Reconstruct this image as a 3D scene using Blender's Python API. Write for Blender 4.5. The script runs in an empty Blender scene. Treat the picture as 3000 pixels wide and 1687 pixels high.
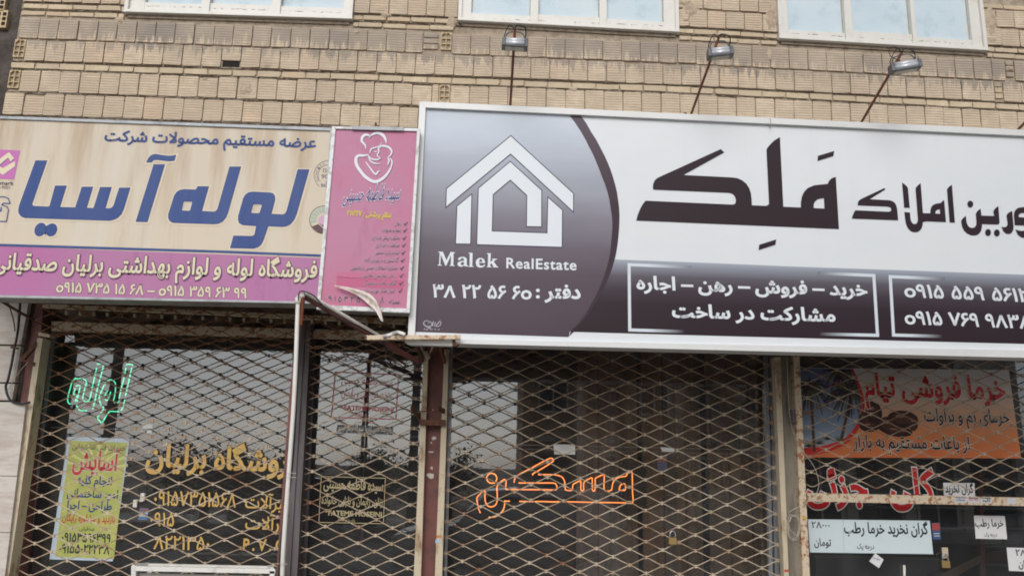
import bpy, bmesh, math, random
import numpy as np
from mathutils import Vector, Matrix
from mathutils.geometry import tessellate_polygon
random.seed(7)
scene = bpy.context.scene
COL = scene.collection

# ------------------------------------------------------------------ camera
F, TH, PH, RO, DIST, EYE = 2379.0, 0.2140, 0.0291, 0.0237, 7.43, 1.6
fw = np.array([math.sin(PH)*math.cos(TH), math.cos(PH)*math.cos(TH), math.sin(TH)])
r0 = np.array([math.cos(PH), -math.sin(PH), 0.0]); u0 = np.cross(r0, fw)
rt = r0*math.cos(RO) + u0*math.sin(RO); up = np.cross(rt, fw)
CAM = np.array([0.0, -DIST, EYE])
cd = bpy.data.cameras.new('camera'); cam = bpy.data.objects.new('camera', cd); COL.objects.link(cam)
cd.sensor_width = 36.0; cd.lens = F/3000.0*36.0; cd.clip_end = 2000; cd.clip_start = 0.05
m = Matrix(((rt[0], up[0], -fw[0], CAM[0]), (rt[1], up[1], -fw[1], CAM[1]), (rt[2], up[2], -fw[2], CAM[2]), (0, 0, 0, 1)))
cam.matrix_world = m
scene.camera = cam

# ------------------------------------------------------------------ world, sun, exposure
SUN_EL, SUN_AZ = math.radians(33), math.radians(190)
world = bpy.data.worlds.new("World"); scene.world = world; world.use_nodes = True
wn = world.node_tree; wn.nodes.clear()
sky = wn.nodes.new('ShaderNodeTexSky'); sky.sky_type = 'NISHITA'; sky.sun_disc = False
sky.sun_elevation = SUN_EL; sky.sun_rotation = SUN_AZ; sky.altitude = 900; sky.air_density = 1.0; sky.dust_density = 3.5
hs = wn.nodes.new('ShaderNodeHueSaturation'); hs.inputs['Saturation'].default_value = 0.30; hs.inputs['Value'].default_value = 1.0
bg = wn.nodes.new('ShaderNodeBackground'); bg.inputs['Strength'].default_value = 0.12
wo = wn.nodes.new('ShaderNodeOutputWorld')
wn.links.new(sky.outputs[0], hs.inputs['Color']); wn.links.new(hs.outputs[0], bg.inputs['Color']); wn.links.new(bg.outputs[0], wo.inputs['Surface'])
sl = bpy.data.lights.new('sun', 'SUN'); sl.energy = 1.5; sl.angle = math.radians(40); sl.color = (1.0, 0.985, 0.96)
so = bpy.data.objects.new('sun', sl); COL.objects.link(so)
sd = Vector((math.sin(SUN_AZ)*math.cos(SUN_EL), math.cos(SUN_AZ)*math.cos(SUN_EL), math.sin(SUN_EL)))
so.rotation_euler = sd.to_track_quat('Z', 'Y').to_euler(); so.location = (0, -20, 20)
scene.view_settings.view_transform = 'Standard'; scene.view_settings.look = 'None'
scene.view_settings.exposure = 0.14; scene.view_settings.gamma = 1.0
scene.view_settings.use_curve_mapping = False
scene.cycles.max_bounces = 8; scene.cycles.transparent_max_bounces = 16
scene.cycles.filter_width = 1.85

# ------------------------------------------------------------------ helpers
def P(px, py, Y):
    """point of the photograph (3000 x 1687 frame) on the vertical plane y = Y"""
    d = fw + rt*((px-1500.0)/F) - up*((py-843.5)/F)
    return CAM + d*((Y+DIST)/d[1])
def PV(px, py, Y): return Vector(P(px, py, Y))
def lin(c):
    return tuple(((v/255.0)/12.92 if v/255.0 <= 0.04045 else ((v/255.0+0.055)/1.055)**2.4) for v in c)
def Z(pts, x0, y0, f): return [(x0+p[0]/f, y0+p[1]/f) + tuple(p[2:]) for p in pts]

def mat(name, col, rough=0.6, metal=0.0, spec=0.5, noise=None, bump=None, emit=None):
    """principled material; noise=(scale, other colour, low, high); bump=(scale, strength, distance)"""
    m = bpy.data.materials.new(name); m.use_nodes = True; nt = m.node_tree; b = nt.nodes['Principled BSDF']
    b.inputs['Base Color'].default_value = (*col, 1); b.inputs['Roughness'].default_value = rough
    b.inputs['Metallic'].default_value = metal; b.inputs['Specular IOR Level'].default_value = spec
    geo = nt.nodes.new('ShaderNodeNewGeometry')
    if noise:
        layers = noise if isinstance(noise, list) else [noise]
        prev = None
        for (sc, c2, lo, hi) in layers:
            mp = nt.nodes.new('ShaderNodeMapping'); nt.links.new(geo.outputs['Position'], mp.inputs['Vector'])
            s3 = sc if isinstance(sc, tuple) else (sc, sc, sc)
            mp.inputs['Scale'].default_value = s3
            n = nt.nodes.new('ShaderNodeTexNoise'); n.inputs['Scale'].default_value = 1.0; n.inputs['Detail'].default_value = 6; n.inputs['Roughness'].default_value = .62
            nt.links.new(mp.outputs[0], n.inputs['Vector'])
            mr = nt.nodes.new('ShaderNodeMapRange'); mr.inputs['From Min'].default_value = lo; mr.inputs['From Max'].default_value = hi
            nt.links.new(n.outputs['Fac'], mr.inputs['Value'])
            mx = nt.nodes.new('ShaderNodeMix'); mx.data_type = 'RGBA'
            nt.links.new(mr.outputs[0], mx.inputs['Factor'])
            if prev is None: mx.inputs['A'].default_value = (*col, 1)
            else: nt.links.new(prev, mx.inputs['A'])
            mx.inputs['B'].default_value = (*c2, 1)
            prev = mx.outputs['Result']
        nt.links.new(prev, b.inputs['Base Color'])
    if bump:
        n = nt.nodes.new('ShaderNodeTexNoise'); n.inputs['Scale'].default_value = bump[0]; n.inputs['Detail'].default_value = 5
        nt.links.new(geo.outputs['Position'], n.inputs['Vector'])
        bp = nt.nodes.new('ShaderNodeBump'); bp.inputs['Strength'].default_value = bump[1]; bp.inputs['Distance'].default_value = bump[2]
        nt.links.new(n.outputs['Fac'], bp.inputs['Height']); nt.links.new(bp.outputs[0], b.inputs['Normal'])
    if emit:
        b.inputs['Emission Color'].default_value = (*emit[0], 1); b.inputs['Emission Strength'].default_value = emit[1]
    return m

def link(name, me, parent=None, **props):
    o = bpy.data.objects.new(name, me); COL.objects.link(o)
    if parent is not None:
        o.parent = parent; o.matrix_parent_inverse = parent.matrix_world.inverted() if parent.type != 'EMPTY' else Matrix.Translation(-parent.location)
    for k, v in props.items(): o[k] = v
    return o
def mk(name, verts, faces, mt, parent=None, uvs=None, smooth=False, cols=None, **props):
    me = bpy.data.meshes.new(name); me.from_pydata([tuple(v) for v in verts], [], faces)
    me.materials.append(mt)
    if uvs is not None:
        ul = me.uv_layers.new(name='UVMap')
        for p in me.polygons:
            for li in p.loop_indices: ul.data[li].uv = uvs[me.loops[li].vertex_index]
    if cols is not None:
        ca = me.color_attributes.new('Col', 'FLOAT_COLOR', 'POINT')
        for i, c in enumerate(cols): ca.data[i].color = (*c, 1.0)
    if smooth: me.polygons.foreach_set('use_smooth', [True]*len(me.polygons))
    me.update()
    return link(name, me, parent, **props)
def empty(name, loc, label, cat, group=None, kind=None):
    o = bpy.data.objects.new(name, None); COL.objects.link(o); o.location = loc; o.empty_display_size = .1
    o['label'] = label; o['category'] = cat
    if group: o['group'] = group
    if kind: o['kind'] = kind
    return o

class MB:
    def __init__(s): s.v = []; s.f = []
    def add(s, v, f):
        k = len(s.v); s.v += [tuple(x) for x in v]; s.f += [tuple(i+k for i in q) for q in f]; return s
    def box(s, a, b):
        (x0, y0, z0), (x1, y1, z1) = a, b
        return s.add([(x0,y0,z0),(x1,y0,z0),(x1,y1,z0),(x0,y1,z0),(x0,y0,z1),(x1,y0,z1),(x1,y1,z1),(x0,y1,z1)],
                     [(0,3,2,1),(4,5,6,7),(0,1,5,4),(1,2,6,5),(2,3,7,6),(3,0,4,7)])
    def prism(s, pts, Y0, Y1, back=None):
        """outline given in photograph pixels, front face on plane Y0, extruded straight back to Y1"""
        fr = [P(p[0], p[1], Y0) for p in pts]
        n = len(fr); v = fr + [(q[0], Y1, q[2]) for q in fr]
        tris = tessellate_polygon([[Vector((q[0], q[2], 0)) for q in fr]])
        f = [tuple(t) for t in tris] + [tuple(n+i for i in reversed(t)) for t in tris]
        f += [(i, (i+1) % n, n+(i+1) % n, n+i) for i in range(n)]
        return s.add(v, f)
    def bar(s, a, b, w, h, upv=(0, 0, 1)):
        a = Vector(a); b = Vector(b); d = (b-a).normalized(); u = Vector(upv)
        x = d.cross(u); x = x.normalized()*w/2 if x.length > 1e-6 else Vector((w/2, 0, 0)); y = x.cross(d).normalized()*h/2
        v = [a-x-y, a+x-y, a+x+y, a-x+y, b-x-y, b+x-y, b+x+y, b-x+y]
        return s.add(v, [(0,1,2,3),(7,6,5,4),(0,4,5,1),(1,5,6,2),(2,6,7,3),(3,7,4,0)])
    def tube(s, pts, r, n=6, closed=False):
        pts = [Vector(p) for p in pts]; N = len(pts); rings = []
        nrm = None; rr = r if isinstance(r, (list, tuple)) else [r]*N
        for i, p in enumerate(pts):
            a = pts[(i-1) % N] if (closed or i > 0) else p; b = pts[(i+1) % N] if (closed or i < N-1) else p
            t = (b-a).normalized()
            if nrm is None:
                nrm = t.orthogonal().normalized()
            nrm = (nrm - t*nrm.dot(t)); nrm = nrm.normalized() if nrm.length > 1e-6 else t.orthogonal().normalized()
            bi = t.cross(nrm)
            rings.append([p + (nrm*math.cos(2*math.pi*k/n) + bi*math.sin(2*math.pi*k/n))*rr[i] for k in range(n)])
        v = [q for rg in rings for q in rg]; f = []
        M = N if closed else N-1
        for i in range(M):
            j = (i+1) % N
            for k in range(n): f.append((i*n+k, i*n+(k+1) % n, j*n+(k+1) % n, j*n+k))
        if not closed: f += [tuple(range(n-1, -1, -1)), tuple((N-1)*n+k for k in range(n))]
        return s.add(v, f)
    def sphere(s, c, r, nu=10, nv=6):
        c = Vector(c); r = Vector(r) if hasattr(r, '__len__') else Vector((r, r, r)); v = []; f = []
        for j in range(nv+1):
            for i in range(nu):
                a = 2*math.pi*i/nu; b = math.pi*j/nv
                v.append((c.x+r.x*math.cos(a)*math.sin(b), c.y+r.y*math.sin(a)*math.sin(b), c.z+r.z*math.cos(b)))
        for j in range(nv):
            for i in range(nu): f.append((j*nu+i, j*nu+(i+1) % nu, (j+1)*nu+(i+1) % nu, (j+1)*nu+i))
        return s.add(v, f)
    def build(s, name, mt, parent=None, smooth=False, bevel=0, **props):
        o = mk(name, s.v, s.f, mt, parent, smooth=smooth, **props)
        bm = bmesh.new(); bm.from_mesh(o.data); bmesh.ops.recalc_face_normals(bm, faces=bm.faces[:])
        if bevel:
            bmesh.ops.bevel(bm, geom=bm.edges[:], offset=bevel, segments=1, affect='EDGES')
        bm.to_mesh(o.data); bm.free()
        return o

def smooth_curve(pts, k=6, closed=False):
    """Catmull-Rom through 2-D or 3-D points"""
    pts = [np.array(p, float) for p in pts]; n = len(pts); out = []
    for i in range(n if closed else n-1):
        p0 = pts[(i-1) % n] if (closed or i > 0) else pts[i]; p1 = pts[i]; p2 = pts[(i+1) % n]
        p3 = pts[(i+2) % n] if (closed or i+2 < n) else p2
        for j in range(k):
            t = j/k
            out.append(0.5*((2*p1)+(-p0+p2)*t+(2*p0-5*p1+4*p2-p3)*t*t+(-p0+3*p1-3*p2+p3)*t**3))
    if not closed: out.append(pts[-1])
    return out
def soften(poly, cut=0.22):
    """Chaikin step on the corners flagged by short neighbours: rounds traced curves, keeps long straight corners sharp"""
    n = len(poly); out = []
    for i in range(n):
        a, p, b = np.array(poly[i-1][:2]), np.array(poly[i][:2]), np.array(poly[(i+1) % n][:2])
        va, vb = a-p, b-p; la, lb = np.linalg.norm(va), np.linalg.norm(vb)
        cs = float(va@vb/(la*lb+1e-9))
        if cs < -0.35:            # a gentle turn: part of a curve
            q = min(la, lb)*cut
            out += [tuple(p+va/la*q), tuple(p+vb/lb*q)]
        else: out.append(tuple(p))
    return out

# one plane of print: shapes traced in pixels, laid on the sign's own plane as thin sheets
def homog(src, dst):
    A = []; b = []
    for (x, y), (u, v) in zip(src, dst):
        A.append([x, y, 1, 0, 0, 0, -u*x, -u*y]); b.append(u)
        A.append([0, 0, 0, x, y, 1, -v*x, -v*y]); b.append(v)
    return np.linalg.solve(np.array(A, float), np.array(b, float))
class Sheet:
    def __init__(s, Y, parent, quad=None):
        s.Y = Y; s.parent = parent
        s.h = homog(quad, [(0, 1), (1, 1), (1, 0), (0, 0)]) if quad else None
    def uv(s, x, y):
        h = s.h; w = h[6]*x+h[7]*y+1
        return ((h[0]*x+h[1]*y+h[2])/w, (h[3]*x+h[4]*y+h[5])/w)
    def poly(s, loops, name, mt, lift=1, col=None, uv=False, **props):
        if not isinstance(loops[0][0], (list, tuple)): loops = [loops]
        Y = s.Y - 0.0012*lift; v = []; flat = []
        for L in loops:
            flat += [p for p in L]
        ws = [P(p[0], p[1], Y) for p in flat]
        k = 0; seq = []
        for L in loops:
            seq.append([Vector((ws[k+i][0], ws[k+i][2], 0)) for i in range(len(L))]); k += len(L)
        tris = [tuple(t) for t in tessellate_polygon(seq)]
        fixed = []
        for t in tris:
            a, b, c = [ws[i] for i in t]
            cr = (b[0]-a[0])*(c[2]-a[2])-(b[2]-a[2])*(c[0]-a[0])
            fixed.append(t if cr > 0 else (t[0], t[2], t[1]))
        return mk(name, ws, fixed, mt, s.parent, uvs=[s.uv(p[0], p[1]) for p in flat] if uv else None,
                  cols=[col]*len(flat) if col else None, **props)
    def stroke(s, pts, w, name, mt, lift=1, closed=False, **props):
        """ribbon of width w (pixels, number or list) along a polyline"""
        pts = [np.array(p[:2], float) for p in pts]; n = len(pts); L = []; R = []
        ww = w if isinstance(w, (list, tuple)) else [w]*n
        for i in range(n):
            a = pts[(i-1) % n] if (closed or i > 0) else pts[i]; b = pts[(i+1) % n] if (closed or i < n-1) else pts[i]
            d1 = pts[i]-a; d2 = b-pts[i]
            if np.linalg.norm(d1) < 1e-6: d1 = d2
            if np.linalg.norm(d2) < 1e-6: d2 = d1
            d1 = d1/(np.linalg.norm(d1)+1e-9); d2 = d2/(np.linalg.norm(d2)+1e-9); t = d1+d2; t = t/(np.linalg.norm(t)+1e-9)
            nn = np.array([-t[1], t[0]]); c = max(0.45, abs(nn@np.array([-d1[1], d1[0]])))
            L.append(pts[i]+nn*ww[i]/2/c); R.append(pts[i]-nn*ww[i]/2/c)
        Y = s.Y-0.0012*lift
        v = [P(*p, Y) for p in L]+[P(*p, Y) for p in R]; f = []
        for i in range(n if closed else n-1):
            j = (i+1) % n; f.append((i, n+i, n+j, j))
        o = mk(name, v, f, mt, s.parent, **props)
        return o

# ---- Persian lettering: contextual letter forms, laid out left to right
AR = {}
def _ar(ch, base, n): AR[ch] = [chr(base+i) for i in range(n)]
for ch, b, n in [('ا',0xFE8D,2),('آ',0xFE81,2),('ب',0xFE8F,4),('پ',0xFB56,4),('ت',0xFE95,4),('ج',0xFE9D,4),('ح',0xFEA1,4),('خ',0xFEA5,4),
                 ('د',0xFEA9,2),('ذ',0xFEAB,2),('ر',0xFEAD,2),('ز',0xFEAF,2),('س',0xFEB1,4),('ش',0xFEB5,4),('ص',0xFEB9,4),('ض',0xFEBD,4),
                 ('ط',0xFEC1,4),('ظ',0xFEC5,4),('ع',0xFEC9,4),('غ',0xFECD,4),('ف',0xFED1,4),('ق',0xFED5,4),('ک',0xFB8E,4),('گ',0xFB92,4),
                 ('ل',0xFEDD,4),('م',0xFEE1,4),('ن',0xFEE5,4),('ه',0xFEE9,4),('و',0xFEED,2),('ی',0xFBFC,4),('ئ',0xFE89,4)]: _ar(ch, b, n)
def shape(t):
    t = t.replace('لا', '\u0001'); AR['\u0001'] = [chr(0xFEFB), chr(0xFEFC)]
    out = []
    for i, ch in enumerate(t):
        if ch not in AR: out.append(ch); continue
        pj = i > 0 and t[i-1] in AR and len(AR[t[i-1]]) == 4
        nj = i+1 < len(t) and t[i+1] in AR and len(AR[ch]) == 4
        fm = AR[ch]
        out.append(fm[3] if (pj and nj) else fm[2] if nj else fm[1] if pj else fm[0])
    s = ''.join(reversed(out))
    # digits stay left to right
    res = ''; buf = ''
    for ch in s:
        if ch in '۰۱۲۳۴۵۶۷۸۹' or ch.isascii() and ch.isalnum(): buf = ch+buf
        else: res += buf+ch; buf = ''
    return res+buf
_tc = {}
def text_mesh(s, space=1.0):
    """filled letters and their outlines (closed loops), in font units"""
    key = (s, space)
    if key in _tc: return _tc[key]
    c = bpy.data.curves.new('lettering', 'FONT'); c.body = s; c.resolution_u = 2; c.space_character = space; c.fill_mode = 'FRONT'
    o = bpy.data.objects.new('lettering', c); COL.objects.link(o)
    dg = bpy.context.evaluated_depsgraph_get(); cu = o.to_curve(dg); loops = []
    for sp in cu.splines:
        n = len(sp.bezier_points)
        if n < 2: continue
        Q = []
        for i in range(n):
            a = sp.bezier_points[i]; b = sp.bezier_points[(i+1) % n]
            strt = (a.handle_right-a.co).length < 1e-5 and (b.handle_left-b.co).length < 1e-5
            cr_ = abs((a.handle_right-a.co).cross(b.co-a.co).z)+abs((b.handle_left-b.co).cross(b.co-a.co).z)
            k = 1 if strt or cr_ < 1e-6 else 4
            for t in range(k):
                u = t/k; w = 1-u; p = a.co*w**3+a.handle_right*3*w*w*u+b.handle_left*3*w*u*u+b.co*u**3
                q = np.array([p.x, p.y])
                if not Q or np.linalg.norm(q-Q[-1]) > .004: Q.append(q)
        if len(Q) > 3 and np.linalg.norm(Q[0]-Q[-1]) < .004: Q.pop()
        if len(Q) > 2: loops.append(Q)
    o.to_curve_clear(); bpy.data.objects.remove(o); bpy.data.curves.remove(c)
    area = lambda Q: sum(Q[i-1][0]*Q[i][1]-Q[i][0]*Q[i-1][1] for i in range(len(Q)))/2
    if not loops: _tc[key] = ([(0, 0, 0), (1, 0, 0)], [], []); return _tc[key]
    big_ = max(loops, key=lambda Q: abs(area(Q)))
    if area(big_) < 0: loops = [Q[::-1] for Q in loops]
    outs = [Q for Q in loops if area(Q) > 0]; holes = [Q for Q in loops if area(Q) <= 0]
    def inside(p, Q):
        c_ = False
        for i in range(len(Q)):
            a, b = Q[i-1], Q[i]
            if (a[1] > p[1]) != (b[1] > p[1]) and p[0] < (b[0]-a[0])*(p[1]-a[1])/(b[1]-a[1])+a[0]: c_ = not c_
        return c_
    lost = [h for h in holes if not any(inside(h[0], Q) for Q in outs)]
    outs += [h[::-1] for h in lost]; holes = [h for h in holes if not any(h is l for l in lost)]; loops = outs+holes
    own = {}
    for h in holes:
        cand = [i for i, Q in enumerate(outs) if inside(h[0], Q)]
        if cand: own.setdefault(min(cand, key=lambda i: area(outs[i])), []).append(h)
    v = []; f = []
    for i, Q in enumerate(outs):
        L = [Q]+own.get(i, []); k = len(v)
        for R_q in L: v += [(q[0], q[1], (i % 5)*.06) for q in R_q]
        tr = tessellate_polygon([[Vector((q[0], q[1], 0)) for q in R_q] for R_q in L])
        for t in tr:
            a, b, c_ = [v[k+m] for m in t]; s_ = (b[0]-a[0])*(c_[1]-a[1])-(b[1]-a[1])*(c_[0]-a[0])
            f.append(tuple(k+m for m in (t if s_ > 0 else (t[0], t[2], t[1]))))
    _tc[key] = (v, f, loops); return _tc[key]
def rim(loops, half):
    """band of the given half width along every outline: makes a letter bolder or edges it"""
    v = []; f = []
    for Q in loops:
        n = len(Q); k = len(v)
        for i in range(n):
            a, p, b = Q[i-1], Q[i], Q[(i+1) % n]; d1 = (p-a)/(np.linalg.norm(p-a)+1e-9); d2 = (b-p)/(np.linalg.norm(b-p)+1e-9)
            t = d1+d2; L = np.linalg.norm(t); t = t/L if L > 1e-3 else np.array([-d1[1], d1[0]])
            nn = np.array([-t[1], t[0]]); c = max(.6, abs(nn@np.array([-d1[1], d1[0]])))
            q1_ = p-nn*half/c; q2_ = p+nn*half*.6/c; v += [(q1_[0], q1_[1], 0), (q2_[0], q2_[1], 0)]
        f += [(k+2*i, k+2*((i+1) % n), k+2*((i+1) % n)+1, k+2*i+1) for i in range(n)]
    return v, f
def txt(sh, s, L, R, em, mt, lift=2, off=0.0, outline=None, oc=None, slant=0.0, space=1.0, raw=False, name='lettering', shadow=None, **props):
    """lettering between two pixel points of its baseline; em = height in pixels of one font unit; off = extra boldness, outline = edging (font units)"""
    st = s if raw else shape(s)
    v0, f0, loops = text_mesh(st, space)
    x0 = min(q[0] for q in v0); x1 = max(q[0] for q in v0)
    L = np.array(L, float); R = np.array(R, float); vp = np.array([1690.0, -10000.0])
    wd = np.linalg.norm(R-L)/(x1-x0)/em
    def px(v, d=(0, 0)):
        res = []
        for q in v:
            b = L+(R-L)*((q[0]-x0)/(x1-x0)); u = vp-b; u = u/np.linalg.norm(u)+np.array([slant, 0]); res.append(b+u*q[1]*em+np.array(d))
        return res
    def put(parts, mtt, nm, d=(0, 0)):
        V = []; Fc = []
        for v, f, lf in parts:
            k = len(V); V += [P(p[0], p[1], sh.Y-0.0012*(lf+q[2])) for p, q in zip(px(v, d), v)]; Fc += [tuple(i+k for i in q) for q in f]
        return mk(nm, V, Fc, mtt, sh.parent, **props)
    if outline:
        vo, fo = rim(loops, off+outline)
        if shadow: put([(vo, fo, lift-1.5), (v0, f0, lift-1.45)], shadow[0], 'lettering_shadow', shadow[1])
        put([(vo, fo, lift-0.7)], oc, 'lettering_outline')
    parts = [(v0, f0, lift)]
    if off > 0: vb, fb = rim(loops, off); parts.append((vb, fb, lift+.40))
    return put(parts, mt, name)
def cable(name, pts, r, mt, label, cat, n=6, k=5, parent=None, group=None):
    mb = MB().tube(smooth_curve(pts, k), r, n)
    o = mb.build(name, mt, parent, smooth=True)
    if parent is None:
        o['label'] = label; o['category'] = cat
        if group: o['group'] = group
    return o

# ================================================================== materials of the place
M = {}
def block_material(name, base, ribs):
    m = bpy.data.materials.new(name); m.use_nodes = True; nt = m.node_tree; b = nt.nodes['Principled BSDF']; L = nt.links.new
    N = lambda t: nt.nodes.new(t)
    geo = N('ShaderNodeNewGeometry'); oi = N('ShaderNodeObjectInfo'); tc = N('ShaderNodeTexCoord')
    def noise(scale, det=5, src=None, rough=.6, obj=False):
        mp = N('ShaderNodeMapping'); mp.inputs['Scale'].default_value = scale if isinstance(scale, tuple) else (scale,)*3
        L(src or geo.outputs['Position'], mp.inputs['Vector']); n = N('ShaderNodeTexNoise'); n.inputs['Scale'].default_value = 1; n.inputs['Detail'].default_value = det; n.inputs['Roughness'].default_value = rough
        L(mp.outputs[0], n.inputs['Vector']); return n.outputs['Fac']
    def ramp(v, lo, hi):
        r = N('ShaderNodeMapRange'); r.inputs['From Min'].default_value = lo; r.inputs['From Max'].default_value = hi; L(v, r.inputs['Value']); return r.outputs[0]
    def math_(op, a, c):
        r = N('ShaderNodeMath'); r.operation = op
        for i, q in enumerate((a, c)):
            if isinstance(q, (int, float)): r.inputs[i].default_value = q
            else: L(q, r.inputs[i])
        return r.outputs[0]
    def mix(f, a, c, mode='MIX'):
        x = N('ShaderNodeMix'); x.data_type = 'RGBA'; x.blend_type = mode
        if isinstance(f, (int, float)): x.inputs['Factor'].default_value = f
        else: L(f, x.inputs['Factor'])
        for k, q in (('A', a), ('B', c)):
            if isinstance(q, tuple): x.inputs[k].default_value = (*q, 1)
            else: L(q, x.inputs[k])
        return x.outputs['Result']
    # each block its own clay
    c = mix(oi.outputs['Random'], tuple(v*0.88 for v in base), tuple(v*1.12 for v in base))
    hu = math_('FRACT', math_('MULTIPLY', oi.outputs['Random'], 17.3), 0)
    c = mix(ramp(hu, .78, 1.15), c, (base[0]*1.08, base[1]*.88, base[2]*.82))
    c = mix(ramp(noise(9), .35, .7), c, (base[0]*.82, base[1]*.80, base[2]*.77)); c = mix(ramp(noise(1.6, 4), .42, .72), c, (base[0]*.78, base[1]*.77, base[2]*.77))
    c = mix(ramp(noise(70, 3), .58, .75), c, (base[0]*.62, base[1]*.58, base[2]*.52))
    sep = N('ShaderNodeSeparateXYZ'); L(geo.outputs['Position'], sep.inputs[0])
    if ribs:
        w = N('ShaderNodeTexWave'); w.bands_direction = 'Z'; w.inputs['Scale'].default_value = 1.0; w.inputs['Distortion'].default_value = .25; w.inputs['Detail'].default_value = 1
        mp = N('ShaderNodeMapping'); mp.inputs['Scale'].default_value = (0.0, 0.0, 11.6); 
        jig = N('ShaderNodeCombineXYZ'); L(math_('MULTIPLY', oi.outputs['Random'], .4), jig.inputs[2]); L(jig.outputs[0], mp.inputs['Location'])
        L(geo.outputs['Position'], mp.inputs['Vector']); L(mp.outputs[0], w.inputs['Vector'])
        c = mix(math_('MULTIPLY', ramp(w.outputs['Fac'], .45, .1), .16), c, (base[0]*.50, base[1]*.46, base[2]*.42))
        # chipped, bare rib edges: pale thin lines that come and go
        ln = noise((2.2, 1, 64), 2); c = mix(math_('MULTIPLY', ramp(ln, .60, .68), .42), c, (base[0]*1.42, base[1]*1.38, base[2]*1.3))
        dk = noise((3.0, 1, 52), 2); c = mix(math_('MULTIPLY', ramp(dk, .40, .33), .30), c, (base[0]*.45, base[1]*.42, base[2]*.38))
    # soot washed down from the sills: grey film on the upper rows, run off in pointed streaks
    z = sep.outputs[2]; x = sep.outputs[0]
    zz = math_('SUBTRACT', z, math_('ADD', math_('MULTIPLY', x, CS1), math_('MULTIPLY', math_('MULTIPLY', x, x), CS2)))
    val = math_('DIVIDE', math_('SUBTRACT', zz, CO0), .187)          # 0 at the joint below the first wide course, 1 at its top
    spike = math_('POWER', ramp(noise((17, 0, .9), 3, rough=.8), .47, .78), 1.0)
    drip = math_('MULTIPLY', ramp(noise((15, 0, 1.3), 3, rough=.8), .40, .72), 1.15)
    upper = ramp(val, -.02, .02)
    thr = math_('SUBTRACT', math_('MULTIPLY', upper, math_('MULTIPLY', spike, 1.25)), math_('MULTIPLY', math_('SUBTRACT', 1.0, upper), drip))
    soot = ramp(math_('SUBTRACT', val, thr), -.06, .10)
    soot = math_('MULTIPLY', soot, ramp(val, 1.55, 1.05))
    patch = ramp(noise((1.1, 0, 1.1), 3), .34, .60); blk = math_('ADD', .65, math_('MULTIPLY', oi.outputs['Random'], .35))
    soot = math_('MULTIPLY', math_('MULTIPLY', soot, blk), math_('ADD', .35, math_('MULTIPLY', patch, .60)))
    c = mix(math_('MULTIPLY', soot, .95), c, (.262, .23, .206))
    blot = ramp(noise(3.3, 6), .66, .78); c = mix(math_('MULTIPLY', blot, .7), c, (.17, .14, .115))
    L(c, b.inputs['Base Color']); b.inputs['Roughness'].default_value = .92; b.inputs['Specular IOR Level'].default_value = .2
    bp = N('ShaderNodeBump'); bp.inputs['Strength'].default_value = .55; bp.inputs['Distance'].default_value = .006
    hgt = noise(45, 6)
    if ribs: hgt = math_('ADD', math_('MULTIPLY', hgt, .7), w.outputs['Fac'])
    L(hgt, bp.inputs['Height']); L(bp.outputs[0], b.inputs['Normal'])
    return m
_kx = [60, 1019, 2019, 2930]; _ky = [115, 147, 189, 237.6]
_pp = [P(a, b, 0) for a, b in zip(_kx, _ky)]; _co = np.polyfit([p[0] for p in _pp], [p[2] for p in _pp], 2); CS1, CS2 = float(_co[1]), float(_co[0])
CO0 = float(_co[2])
CLAY = lin((207, 190, 168)); 
M['block'] = block_material('clay_block_ribbed', CLAY, True)
M['brick'] = block_material('clay_brick', tuple(v*1.0 for v in lin((209, 192, 166))), False)
M['mortar'] = mat('mortar', lin((178, 163, 144)), .95, noise=[(14, lin((142, 128, 112)), .4, .65), (60, lin((175, 160, 140)), .55, .7)], bump=(60, .9, .012))
M['joint'] = mat('mortar_joint', lin((150, 137, 122)), .95, noise=[(16, lin((116, 104, 94)), .4, .62), (60, lin((172, 158, 140)), .55, .7)], bump=(55, 1, .012))
M['render'] = mat('dark_cement', lin((92, 84, 78)), .95, noise=[(5, lin((50, 44, 42)), .35, .7)], bump=(20, .8, .02))
M['white_metal'] = mat('white_painted_metal', (.74, .745, .74), .42, noise=[((1.5, 1, 3), (.66, .66, .645), .5, .8), (30, (.58, .55, .50), .72, .84)])
M['win_frame'] = mat('window_frame', (.70, .685, .64), .45, noise=[(8, (.60, .57, .50), .5, .8), (45, (.45, .40, .33), .72, .84)])
M['putty'] = mat('window_putty', lin((178, 160, 138)), .9)
M['pane_pale'] = mat('frosted_sky_pane', (.50, .62, .70), .5, spec=.35, noise=[((.8, 1, 1.3), (.62, .70, .74), .3, .7), (4, (.40, .52, .60), .52, .75), (50, (.35, .42, .46), .68, .8)])  # frosted glass with the pale blue of reflected sky put into its colour
M['rust'] = mat('rusty_iron', lin((98, 66, 52)), .85, noise=[(30, lin((140, 88, 58)), .5, .7), (9, lin((62, 45, 42)), .5, .7)], bump=(90, .5, .003))
M['maroon'] = mat('maroon_primer', lin((118, 72, 66)), .6, noise=[(6, lin((90, 58, 56)), .45, .7), (25, lin((165, 130, 118)), .73, .78)])
M['beige'] = mat('beige_painted_steel', lin((205, 190, 165)), .6, noise=[((8, 8, 3), lin((150, 118, 88)), .55, .68), (45, lin((120, 72, 45)), .64, .72)])
M['beige_rusty'] = mat('beige_steel_rusted', lin((214, 196, 170)), .65, noise=[((16, 8, 16), lin((165, 112, 76)), .52, .6), (60, lin((92, 56, 38)), .60, .68)], bump=(60, .3, .002))
M['galv'] = mat('galvanised_steel', lin((176, 180, 184)), .5, metal=.0, noise=[((6, 3, 2), lin((140, 142, 144)), .45, .7), (40, lin((215, 218, 220)), .62, .75)])
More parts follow.
